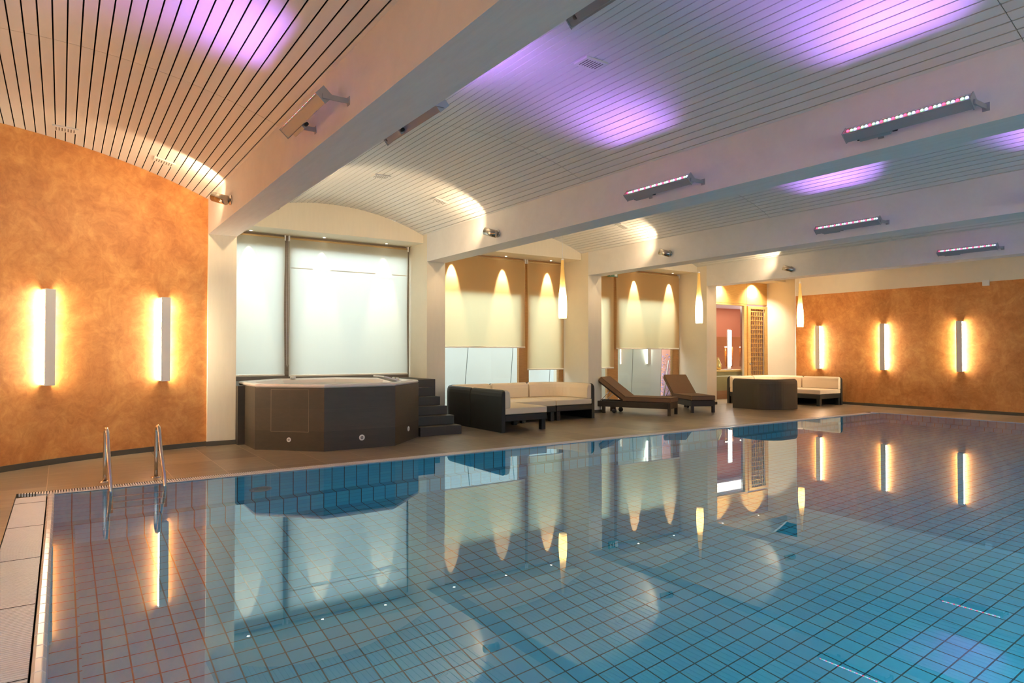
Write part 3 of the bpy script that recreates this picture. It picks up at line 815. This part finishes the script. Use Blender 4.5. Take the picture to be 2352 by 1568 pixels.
# ------------------------------------------------------------------ hot tub, platform, steps
cx, cy_, hs, dg = 3.88, 11.325, 0.58, 0.815
def octo(k, shrink=0.0):
    o = hs + dg - shrink; s_ = hs - shrink * 0.414
    return [(-s_, -o), (s_, -o), (o, -s_), (o, s_), (s_, o), (-s_, o), (-o, s_), (-o, -s_)]
t = thing('hot_tub', 'octagonal slate-tiled hot tub with cream acrylic rim beside the steps', 'hot tub', (cx, cy_, 0))
b = MB(); oc = octo(0); inn = octo(0, 0.16)
n = 8
for ring, z in ((oc, 0.0), (oc, 0.955), (inn, 0.955)): b.v += [(x, y, z) for x, y in ring]
for k in range(n):
    b.face([k, (k + 1) % n, n + (k + 1) % n, n + k]); b.face([n + k, n + (k + 1) % n, 2 * n + (k + 1) % n, 2 * n + k])
b.build('tiled_surround', M['slate'], t)
b = MB()
rings = [(0.02, 0.957), (0.0, 0.975), (0.0, 0.998), (0.025, 1.012), (0.13, 1.010), (0.20, 0.99), (0.24, 0.93), (0.36, 0.80), (0.55, 0.45), (1.0, 0.40)]
for sh, z in rings: b.v += [(x, y, z) for x, y in octo(0, sh)]
for i in range(len(rings) - 1):
    for k in range(n): b.face([i * n + k, i * n + (k + 1) % n, (i + 1) * n + (k + 1) % n, (i + 1) * n + k], 0, False)
b.face([(len(rings) - 1) * n + k for k in range(n)])
b.build('acrylic_shell', M['acrylic'], t, 0.012)
b = MB(); b.v += [(x, y, 0.935) for x, y in octo(0, 0.237)]; b.face(list(range(n))); tw = b.build('tub_water', M['tubwater'], t)
if tw.data.polygons[0].normal.z < 0: tw.data.flip_normals()
# access hatch outline on the face between the first two corners
def face_frame(p, q):
    p = Vector((*p, 0)); q = Vector((*q, 0)); ex = (q - p).normalized(); ny = Vector((ex.y, -ex.x, 0))
    return Matrix(((ex.x, ny.x, 0, p.x), (ex.y, ny.y, 0, p.y), (0, 0, 1, 0), (0, 0, 0, 1))), (q - p).length
FM, FL = face_frame(oc[7], oc[0])
b = MB()
for x0_, x1_, z0_, z1_ in ((0.27, 0.276, 0.29, 0.93), (0.895, 0.901, 0.29, 0.93), (0.27, 0.901, 0.285, 0.291), (0.27, 0.901, 0.927, 0.933)): b.box(x0_, x1_, 0, 0.002, z0_, z1_, 0, FM)
b.build('hatch_frame', M['hatch'], t)
b = MB(); b.box(0.276, 0.895, 0, 0.0012, 0.291, 0.927, 0, FM); b.box(0.583, 0.587, 0.001, 0.0018, 0.291, 0.927, 1, FM); b.build('hatch_panel', [M['slate'], M['skirt']], t)
def nozzle(FMx, x, z, r):
    b = MB(); Q = FMx @ Matrix.Translation((x, 0.0, z)) @ Matrix.Rotation(R(-90), 4, 'X')
    b.lathe([(r * 0.45, 0.004), (r * 0.5, 0.010), (r, 0.010), (r * 1.05, 0.0)], 20, 0, Q)
    b.lathe([(0.0, 0.002), (r * 0.48, 0.003), (r * 0.48, 0.004), (0, 0.004)], 16, 1, Q)
    b.lathe([(0.0, 0.006), (r * 0.2, 0.006), (r * 0.2, 0.004), (0, 0.004)], 12, 0, Q)
    b.build('nozzle', [M['lampwhite'], M['dark']], t)
nozzle(FM, 0.575, 0.165, 0.034)
FM2, FL2 = face_frame(oc[0], oc[1]); nozzle(FM2, 0.60, 0.17, 0.045)
FM3, FL3 = face_frame(oc[1], oc[2]); nozzle(FM3, 0.62, 0.20, 0.04)
b = MB(); b.box(0.82, 1.16, -0.55, 0.25, 0.955, 0.985); Qh = Matrix.Translation((1.05, -0.25, 1.01)) @ Matrix.Rotation(R(16), 4, 'Y')
b = MB(); b.box(-0.26, 0.12, -0.18, 0.32, -0.02, 0.012, 0, Qh); b.build('headrest', M['towel'], t, 0.015)
for k in range(3):
    b = MB(); b.lathe([(0.03, 0.0), (0.032, 0.012), (0.022, 0.028), (0.0, 0.03)], 16, 0, Matrix.Translation((1.24, -0.02 + k * 0.09, 1.010))); b.build('control_knob', M['chrome'] if k == 1 else M['lampwhite'], t)
b = MB(); b.lathe([(0.05, 0.0), (0.05, 0.035), (0.035, 0.045), (0.0, 0.046)], 18, 0, Matrix.Translation((-0.30, 1.24, 1.010))); b.build('valve_cap', M['lampwhite'], t)

b = MB()
b.prism([(2.375, 11.42), (2.53, 11.42), (2.53, 11.93), (3.28, 12.735), (4.48, 12.735), (5.285, 11.93), (5.285, 12.10), (6.315, 12.10), (6.315, 13.34), (2.375, 13.34)], 0.0, 0.955)
tag(b.build('tub_platform', M['step']), 'dark slate platform behind the hot tub under the white blinds', 'platform')
t = thing('tub_stairs', 'six dark slate steps climbing beside the hot tub', 'stairs', (5.70, 10.70, 0))
for k in range(6):
    b = MB(); y0_ = 0.0 + 0.28 * k
    b.box(-0.41, 0.43, y0_, 1.39 if k < 5 else 1.395, 0.16 * k if k else 0.0, 0.16 * (k + 1) - (0.005 if k == 5 else 0)); b.build('step', M['step'], t, 0.004)

# ------------------------------------------------------------------ ladder and pool fittings
t = thing('pool_ladder', 'stainless steel pool ladder with two curved handrails by the curved orange wall', 'ladder', (0, 0, 0))
def rail(x0_, x1_, yb, yf):
    pts = [(x0_, yb, 0.0), (x0_, yb, 0.30), (x0_, yb - 0.005, 0.50)]
    for k in range(9):
        a = PI * k / 8
        pts.append((x0_ + (x1_ - x0_) * k / 16, yb - 0.09 + 0.085 * math.cos(a), 0.535 + 0.085 * math.sin(a)))
    pts += [(x0_ + (x1_ - x0_) * 0.6, yb - 0.25, 0.40), (x1_ - 0.005, yf + 0.05, 0.10), (x1_, yf, -0.10), (x1_, yf, -1.05)]
    return pts
for xb, xf in ((0.43, 0.46), (0.955, 0.985)):
    b = MB(); b.tube(rail(xb, xf, 9.03, 8.42), 0.021, 14); r_ = b.build('handrail', M['steel'], t)
    b = MB(); b.lathe([(0.022, 0.016), (0.05, 0.014), (0.055, 0.0)], 20, 0, Matrix.Translation((xb, 9.03, 0.0))); b.build('floor_flange', M['chrome'], r_)
for z in (-0.30, -0.58, -0.88):
    b = MB(); b.box(0.46, 0.985, 8.385, 8.455, z - 0.012, z + 0.012); b.build('tread', M['steel'], t, 0.006)
for x in (0.46, 0.985):
    b = MB(); b.tube([(x, 8.42, -1.0), (x, 8.565, -1.0)], 0.02, 10); b.build('wall_stay', M['steel'], t)
t = thing('pool_inlet', 'round underwater fitting in the pool wall below the hot tub', 'pool fitting', (2.055, 8.57, -0.885))
b = MB(); Q = Matrix.Rotation(R(90), 4, 'X')
b.lathe([(0.135, 0.0), (0.135, 0.02), (0.10, 0.028), (0.095, 0.012), (0.0, 0.012)], 28, 0, Q); b.build('bezel', M['alu'], t)
b = MB(); b.lathe([(0.0, 0.022), (0.06, 0.020), (0.085, 0.013), (0.0, 0.013)], 24, 0, Q); b.build('fitting_cover', M['pane'], t)

# ------------------------------------------------------------------ sofas
ZT = 0.79
def arc_path(cxx, cyy, r, a0, a1, n=10):
    return [(cxx + r * math.cos(a0 + (a1 - a0) * k / n), cyy + r * math.sin(a0 + (a1 - a0) * k / n)) for k in range(n + 1)]
# profiles: path runs so that the seat is on its LEFT
SHELL = [(0.0, 0.0), (0.085, 0.0), (0.085, ZT - 0.02), (0.075, ZT), (0.055, ZT + 0.005), (0.03, ZT - 0.015), (0.01, ZT - 0.06), (0.0, ZT - 0.12)]
BCUSH = [(0.088, 0.455), (0.205, 0.455), (0.212, 0.47), (0.205, 0.68), (0.19, 0.745), (0.155, 0.785), (0.12, 0.795), (0.088, 0.785)]
def ends(path):
    p = [Vector(q) for q in path]; d0 = (p[1] - p[0]).normalized(); d1 = (p[-2] - p[-1]).normalized()
    ds = (0.008, 0.02, 0.04, 0.06)
    return [tuple(q) for q in [p[0]] + [p[0] + d0 * d for d in ds] + p[1:-1] + [p[-1] + d1 * d for d in ds[::-1]] + [p[-1]]]
def round_ends(b, path, top, r):
    p = [Vector(q) for q in path]; d0 = (p[1] - p[0]).normalized(); d1 = (p[-2] - p[-1]).normalized()
    for i, v in enumerate(b.v):
        q = Vector(v[:2]); s_ = min(max(0.0, (q - p[0]).dot(d0)) if (q - p[0]).length < 0.4 else 9, max(0.0, (q - p[-1]).dot(d1)) if (q - p[-1]).length < 0.4 else 9)
        if s_ < r:
            cap = top + 0.005 - r + math.sqrt(max(0.0, r * r - (r - s_) ** 2))
            if v[2] > cap: b.v[i] = (v[0], v[1], cap - (top - v[2]) * 0.3)
def sofa_module(loc, rz, path, seat, legs, label, group, apron_in=0.03, mat='wicker'):
    """local plan: back path outer line, seat polygon (ccw), legs = list of (x, y)"""
    t = thing('sofa_section', label, 'sofa', loc, rz, group)
    b = MB(); b.sweep(SHELL, ends(path), 0, False); round_ends(b, path, ZT, 0.055); b.build('back_shell', M[mat], t, 0.006)
    b = MB(); b.prism(seat, 0.20, 0.325); b.build('seat_frame', M[mat], t, 0.012)
    b = MB(); b.prism([(x, y) for x, y in seat], 0.330, 0.452); b.build('seat_cushion', M['cushion'], t, 0.018, 3)
    # trim the ends of the back cushion a touch
    p = [Vector(q) for q in path]
    p[0] = p[0] + (p[1] - p[0]).normalized() * 0.012; p[-1] = p[-1] + (p[-2] - p[-1]).normalized() * 0.012
    b = MB(); b.sweep(BCUSH, ends([tuple(q) for q in p]), 0, False); round_ends(b, [tuple(q) for q in p], ZT, 0.045); b.build('back_cushion', M['cushion'], t, 0.012, 2)
    for lx, ly in legs:
        b = MB(); b.box(lx - 0.05, lx + 0.05, ly - 0.05, ly + 0.05, 0.0, 0.205); b.build('leg', M[mat], t, 0.012)
    return t
G1 = 'sections of the L-shaped sofa'; G2 = 'sections of the round sofa group'
# first sofa: left end, left-rear corner, rear middle, right-rear corner (world plan coordinates)
def world_path(pts, ox, oy): return [(x - ox, y - oy) for x, y in pts]
ox, oy = 7.3, 10.9
sofa_module((ox, oy, 0), 0, world_path([(6.79, 11.50), (6.79, 10.36)], ox, oy), world_path([(6.88, 10.37), (7.86, 10.37), (7.86, 11.49), (6.88, 11.49)], ox, oy),
            [(7.79 - ox, 10.44 - oy), (7.79 - ox, 11.41 - oy), (6.93 - ox, 11.41 - oy)], 'cream-cushioned dark wicker sofa end section nearest the tub steps', G1)
ox, oy = 7.35, 12.1
corner = [(8.02, 12.86)] + [(7.30, 12.86)] + arc_path(7.30, 12.35, 0.51, PI / 2, PI, 10)[1:] + [(6.79, 11.52)]
inner = [(6.88, 11.52), (8.02, 11.52), (8.02, 12.77), (7.30, 12.77)] + arc_path(7.30, 12.35, 0.42, PI / 2, PI, 8)[1:]
sofa_module((ox, oy, 0), 0, world_path(corner, ox, oy), world_path(inner, ox, oy), [(7.95 - ox, 11.6 - oy), (6.95 - ox, 11.6 - oy), (7.95 - ox, 12.70 - oy)],
            'rounded corner section of the L-shaped dark wicker sofa by the window', G1)
ox, oy = 8.5, 12.1
sofa_module((ox, oy, 0), 0, world_path([(9.05, 12.86), (8.04, 12.86)], ox, oy), world_path([(8.04, 11.50), (8.96, 11.50), (9.05, 12.77), (8.04, 12.77)], ox, oy),
            [(8.88 - ox, 11.57 - oy), (8.12 - ox, 11.57 - oy), (8.12 - ox, 12.70 - oy), (8.95 - ox, 12.70 - oy)], 'middle section of the L-shaped dark wicker sofa under the wide cream blind', G1)
ox, oy = 9.55, 12.1
corner = [(10.09, 11.52), (10.09, 12.05)] + arc_path(9.45, 12.05, 0.64, 0, PI / 2, 10)[1:] + [(9.45, 12.86) if False else (9.45, 12.69)] 
corner = [(10.09, 11.52), (10.09, 12.05)] + [(9.45 + 0.64 * math.cos(PI / 2 * k / 10), 12.05 + 0.81 * math.sin(PI / 2 * k / 10)) for k in range(1, 11)] + [(9.07, 12.86)]
inner = [(8.99, 11.51), (10.0, 11.51), (10.0, 12.05)] + [(9.45 + 0.55 * math.cos(PI / 2 * k / 8), 12.05 + 0.72 * math.sin(PI / 2 * k / 8)) for k in range(1, 9)] + [(9.07, 12.77)]
sofa_module((ox, oy, 0), 0, world_path(corner, ox, oy), world_path(inner, ox, oy), [(9.06 - ox, 11.58 - oy), (9.2 - ox, 12.70 - oy)],
            'curved end section of the L-shaped dark wicker sofa below the pendant lamp', G1)
# second sofa group
ox, oy = 15.75, 11.0
corner = [(15.10, 11.60)] + [(15.10, 11.02)] + arc_path(15.72, 11.02, 0.62, PI, 1.5 * PI, 12)[1:] + [(16.24, 10.40)]
inner = [(16.24, 10.49), (16.24, 11.60), (15.19, 11.60), (15.19, 11.02)] + arc_path(15.72, 11.02, 0.53, PI, 1.5 * PI, 8)[1:]
sofa_module((ox, oy, 0), 0, world_path(corner, ox, oy), world_path(inner, ox, oy), [(16.17 - ox, 11.53 - oy), (15.3 - ox, 11.53 - oy)],
            'rounded dark wicker sofa section showing its back to the pool', G2, mat='wickerbrown')
ox, oy = 16.9, 12.1
sofa_module((ox, oy, 0), 0, world_path([(17.38, 12.76), (16.36, 12.76)], ox, oy), world_path([(16.37, 11.64), (17.38, 11.64), (17.38, 12.67), (16.37, 12.67)], ox, oy),
            [(16.45 - ox, 11.72 - oy), (17.3 - ox, 11.72 - oy), (16.45 - ox, 12.6 - oy)], 'cream-cushioned sofa section in front of the bar window', G2)
ox, oy = 17.9, 12.1
corner = [(18.52, 11.60), (18.52, 12.15)] + arc_path(17.91, 12.15, 0.61, 0, PI / 2, 10)[1:] + [(17.40, 12.76)]
inner = [(17.40, 11.60), (18.43, 11.60), (18.43, 12.15)] + arc_path(17.91, 12.15, 0.52, 0, PI / 2, 8)[1:] + [(17.40, 12.67)]
sofa_module((ox, oy, 0), 0, world_path(corner, ox, oy), world_path(inner, ox, oy), [(17.47 - ox, 11.67 - oy), (18.35 - ox, 11.67 - oy)],
            'rounded corner section of the sofa group in front of the lattice door', G2)
ox, oy = 17.95, 11.0
sofa_module((ox, oy, 0), 0, world_path([(18.52, 10.45), (18.52, 11.58)], ox, oy), world_path([(17.40, 10.46), (18.43, 10.46), (18.43, 11.57), (17.40, 11.57)], ox, oy),
            [(17.46 - ox, 10.53 - oy), (17.46 - ox, 11.5 - oy), (18.40 - ox, 10.53 - oy)], 'cream-cushioned sofa section against the flat orange wall', G2)

# ------------------------------------------------------------------ loungers
def lounger(loc, rz, label):
    """local: y from the foot (0) to the head, x 0..W across"""
    W, L, H = 0.62, 1.95, 1.18
    t = thing('sun_lounger', label, 'sun lounger', loc, rz, 'brown sun loungers')
    b = MB(); b.box(0, W, 0, 0.05, 0.16, 0.30); b.box(0, W, L - 0.05, L, 0.16, 0.30); b.box(0, 0.05, 0.05, L - 0.05, 0.16, 0.30); b.box(W - 0.05, W, 0.05, L - 0.05, 0.16, 0.30)
    for k in range(9): b.box(0.05, W - 0.05, 0.1 + k * 0.13, 0.17 + k * 0.13, 0.27, 0.29)
    b.build('frame', M['lframe'], t, 0.006)
    for x in (0, W - 0.07):
        for y in (0, L - 0.30):
            b = MB(); b.box(x, x + 0.07, y, y + 0.07, 0, 0.165); b.build('leg', M['lframe'], t, 0.005)
    for x in (0.06, W - 0.10):
        b = MB(); Q = Matrix.Translation((x, L - 0.52, 0.062)) @ Matrix.Rotation(R(90), 4, 'Y'); b.lathe([(0, 0), (0.055, 0), (0.06, 0.01), (0.06, 0.03), (0.055, 0.04), (0, 0.04)], 18, 0, Q); b.build('wheel', M['dark'], t)
        b = MB(); b.box(x + 0.01, x + 0.03, L - 0.56, L - 0.48, 0.08, 0.17); b.build('wheel_fork', M['lframe'], t)
    def pad(x0_, x1_, y0_, y1_, z0_, z1_, Q=None, nm='seat_mattress'):
        b = MB(); b.box(x0_, x1_, y0_, y1_, z0_, z1_, 0, Q); o = b.build(nm, M['brown'], t, 0.02, 3)
        for z in (z0_ + 0.012, z1_ - 0.012):
            b = MB(); pts = [Vector(p) for p in ((x0_ + 0.004, y0_ + 0.02, z), (x0_ + 0.02, y0_ + 0.004, z), (x1_ - 0.02, y0_ + 0.004, z), (x1_ - 0.004, y0_ + 0.02, z), (x1_ - 0.004, y1_ - 0.02, z), (x1_ - 0.02, y1_ - 0.004, z), (x0_ + 0.02, y1_ - 0.004, z), (x0_ + 0.004, y1_ - 0.02, z), (x0_ + 0.004, y0_ + 0.02, z))]
            if Q is not None: pts = [Q @ p for p in pts]
            b.tube(pts, 0.006, 6); b.build('piping', M['piping'], o)
        return o
    pad(-0.01, W + 0.01, -0.01, H, 0.305, 0.425)
    ang = 36
    Q = Matrix.Translation((0, H + 0.01, 0.305)) @ Matrix.Rotation(R(ang), 4, 'X')
    pad(-0.01, W + 0.01, 0.0, 0.80, 0.03, 0.15, Q, 'back_mattress')
    b = MB(); b.box(0.02, 0.06, 0, 0.78, 0.0, 0.03, 0, Q); b.box(W - 0.06, W - 0.02, 0, 0.78, 0.0, 0.03, 0, Q)
    for k in range(6): b.box(0.06, W - 0.06, 0.03 + k * 0.13, 0.09 + k * 0.13, 0.005, 0.025, 0, Q)
    b.build('backrest_frame', M['lframe'], t)
    top = Q @ Vector((0, 0.42, 0.0))
    for x in (0.07, W - 0.07):
        b = MB(); b.tube([(x, top.y, top.z), (x, H + 0.62, 0.29)], 0.008, 8); b.build('prop', M['steel'], t)
    return t
lounger((11.85, 10.85, 0), R(26), 'brown sun lounger with raised backrest next to the pillar and the sofa')
lounger((12.92, 11.14, 0), R(-25), 'brown sun lounger with raised backrest standing under the wide blind near the wooden bar wall')

# ------------------------------------------------------------------ wooden bar front, lattice door, bar room
YB = WINY[5]
b = MB()
b.box(15.67, 18.62, YB, YB + 0.08, 3.08, ZSOF); b.box(18.63, 19.70, YB, YB + 0.08, 3.08, ZSOF)
b.box(15.67, 18.60, YB - 0.01, YB + 0.09, 3.02, 3.07); b.box(18.47, 18.60, YB - 0.01, YB + 0.09, 0.0, 3.03); b.box(15.67, 15.80, YB, YB + 0.08, 0.0, 3.05)
o = struct('window_4', b, M['mapleh'], None, 0.004)
b = MB(); b.box(18.37, 18.47, YB + 0.0, YB + 0.07, 0.0, 3.02); struct('window_frame', b, M['steel'], o)
b = MB(); b.box(15.8, 18.37, YB + 0.03, YB + 0.036, 0.0, 3.02); struct('window_pane', b, M['pane'], o)
t = struct('door_1', MB().box(18.66, 18.80, YB - 0.02, YB + 0.06, 0.0, 3.02).box(19.56, 19.70, YB - 0.02, YB + 0.06, 0.0, 3.02).box(18.80, 19.56, YB - 0.02, YB + 0.06, 2.93, 3.02).box(18.80, 19.56, YB - 0.02, YB + 0.06, 0.0, 0.30), M['maple'], None, 0.004)
b = MB()
for k in range(1, 6): xx = 18.80 + k * 0.118; b.box(xx - 0.011, xx + 0.011, YB - 0.005, YB + 0.02, 0.30, 2.93)
for k in range(1, 18): zz = 0.30 + k * 0.150; b.box(18.80, 19.46, YB - 0.008, YB + 0.015, zz - 0.013, zz + 0.013)
struct('door_lattice', b, M['maple'], t)
b = MB(); b.box(18.80, 19.56, YB + 0.045, YB + 0.055, 0.30, 2.93); b.box(19.48, 19.51, YB - 0.01, YB + 0.03, 0.3, 2.93, 1); struct('door_panel', b, [M['lattback'], M['steel']], t)
b = MB(); b.tube([(18.73, YB - 0.02, 1.12), (18.73, YB - 0.06, 1.12), (18.85, YB - 0.06, 1.12)], 0.012, 8); b.sphere((18.73, YB - 0.03, 1.12), 0.03, 6); struct('door_handle', b, M['chrome'], t)
# the bar room behind the glass
b = MB(); b.box(15.66, 22.6, 15.75, 15.9, 0.0, 3.1); struct('wall_bar', b, M['terracotta'])
b = MB(); b.box(15.66, 15.74, 13.9, 15.75, 0.0, 3.1); struct('wall_bar_side', b, M['terracotta'])
b = MB(); b.box(22.5, 22.6, 13.8, 15.75, 0, 3.1); struct('wall_bar_side', b, M['terracotta'])
b = MB(); b.box(15.66, 22.6, 13.81, 15.9, 3.10, 3.2); struct('ceiling_bar', b, M['bulkhead'])
b = MB(); b.box(20.1, 22.6, 13.75, 13.85, 0, 3.2); struct('wall_bar_front', b, M['terracotta'])
t = thing('bar_counter', 'wooden bar counter behind the glass wall', 'counter', (17.5, 14.2, 0))
b = MB(); b.box(-1.7, 1.35, -0.30, 0.25, 0.12, 0.87); b.build('counter_body', M['bargreen'], t)
b = MB(); b.box(-1.72, 1.40, -0.35, 0.30, 0.87, 0.93); b.build('counter_top', M['maple'], t, 0.01)
b = MB(); b.box(-1.70, 1.36, -0.32, -0.295, 0.72, 0.75); b.build('light_rail', M['hem'], t)
b = MB(); b.box(-1.68, 1.33, -0.32, 0.22, 0.0, 0.12); b.build('plinth', M['cab'], t)
b = MB(); b.box(-1.7, 1.35, -0.312, -0.30, 0.12, 0.27); b.build('kick_rail', M['cab'], t)
t = thing('back_cabinet', 'reddish wooden back-bar cabinet with two lit bottle niches', 'cabinet', (19.9, 15.5, 0))
NI = ((-0.33, 0.12), (0.50, 0.90))
b = MB()
b.box(-1.9, 1.6, 0.18, 0.24, 0, 2.05); b.box(-1.9, 1.6, -0.15, 0.18, 0, 0.98); b.box(-1.9, 1.6, -0.15, 0.18, 1.70, 2.05)
for xa, xb in ((-1.9, NI[0][0]), (NI[0][1], NI[1][0]), (NI[1][1], 1.6)): b.box(xa, xb, -0.15, 0.18, 0.98, 1.70)
b.build('carcass', M['cab'], t, 0.004)
for xa, xb in NI:
    b = MB(); b.box(xa, xb, -0.12, 0.17, 1.335, 1.345); b.build('glass_shelf', M['pane'], t)
    b = MB(); b.box(xa + 0.06, xb - 0.06, -0.1, -0.05, 1.685, 1.697); b.build('niche_lamp', M['niche'], t)
    b = MB(); b.box(xa, xb, 0.155, 0.178, 0.985, 1.695); b.build('niche_back', M['maple'], t)
for xx, zz, hh, lab in ((19.67, 0.982, 0.30, 'clear bottle standing low in the first lit niche, on its window side'), (19.88, 0.982, 0.26, 'clear bottle standing low in the first lit niche, behind the tube lamp'),
                   (19.78, 1.347, 0.26, 'clear bottle on the glass shelf of the first lit niche'), (20.50, 0.982, 0.32, 'clear round bottle standing low in the lit niche near the door'),
                   (20.68, 0.982, 0.22, 'short clear bottle standing low in the lit niche near the door'), (20.52, 1.347, 0.28, 'clear bottle on the glass shelf of the niche near the door')):
    b = MB(); b.lathe([(0.0, 0.0), (0.05, 0.0), (0.055, 0.02), (0.055, hh * 0.55), (0.018, hh * 0.72), (0.016, hh), (0.0, hh)], 14, 0, Matrix.Translation((xx, 15.47, zz)))
    tag(b.build('bottle', M['bottle']), lab, 'bottle', 'bottles in the back bar niches')
t = thing('bar_tube_lamp', 'tall vertical fluorescent lamp standing behind the bar counter', 'lamp', (19.05, 14.72, 0.0))
for dx in (-0.045, 0.045):
    b = MB(); b.tube([(dx, 0, 1.05), (dx, 0, 2.25)], 0.02, 10); b.build('tube', M['tube'], t)
b = MB(); b.box(-0.09, 0.09, 0.03, 0.06, 0.0, 2.28); b.build('lamp_back', M['lampwhite'], t)
b = MB(); b.lathe([(0.0, 0.0), (0.09, 0.0), (0.12, 0.08), (0.11, 0.20), (0.06, 0.30), (0.04, 0.38), (0.05, 0.40), (0.035, 0.40), (0.03, 0.36)], 20, 0, Matrix.Translation((17.62, 14.1, 0.93)))
tag(b.build('vase', M['gold']), 'golden glazed vase on the bar counter beside the pillar', 'vase')
b = MB()
for k in range(6): b.box(-0.15, 0.15, -0.10, 0.10, 0.001 + k * 0.004, 0.004 + k * 0.004, 0, Matrix.Translation((18.15 + 0.05 * math.sin(k * 2.1), 14.1, 0.93)) @ Matrix.Rotation(R(13 * k), 4, 'Z'))
tag(b.build('paper_stack', M['paper']), 'loose white papers lying on the bar counter', 'papers')
b = MB(); b.box(17.86, 18.0, 14.3, 14.42, 0.932, 1.16)
tag(b.build('menu_holder', M['bulkhead'], None, 0.006), 'lilac upright box on the bar counter', 'box')
l = bpy.data.lights.new('bar_room_light', 'AREA'); l.shape = 'RECTANGLE'; l.size = 4.0; l.size_y = 1.0; l.energy = 22; l.color = (1.0, 0.82, 0.66)
o = bpy.data.objects.new('bar_room_light', l); C.objects.link(o); o.location = (19.0, 14.8, 3.08)
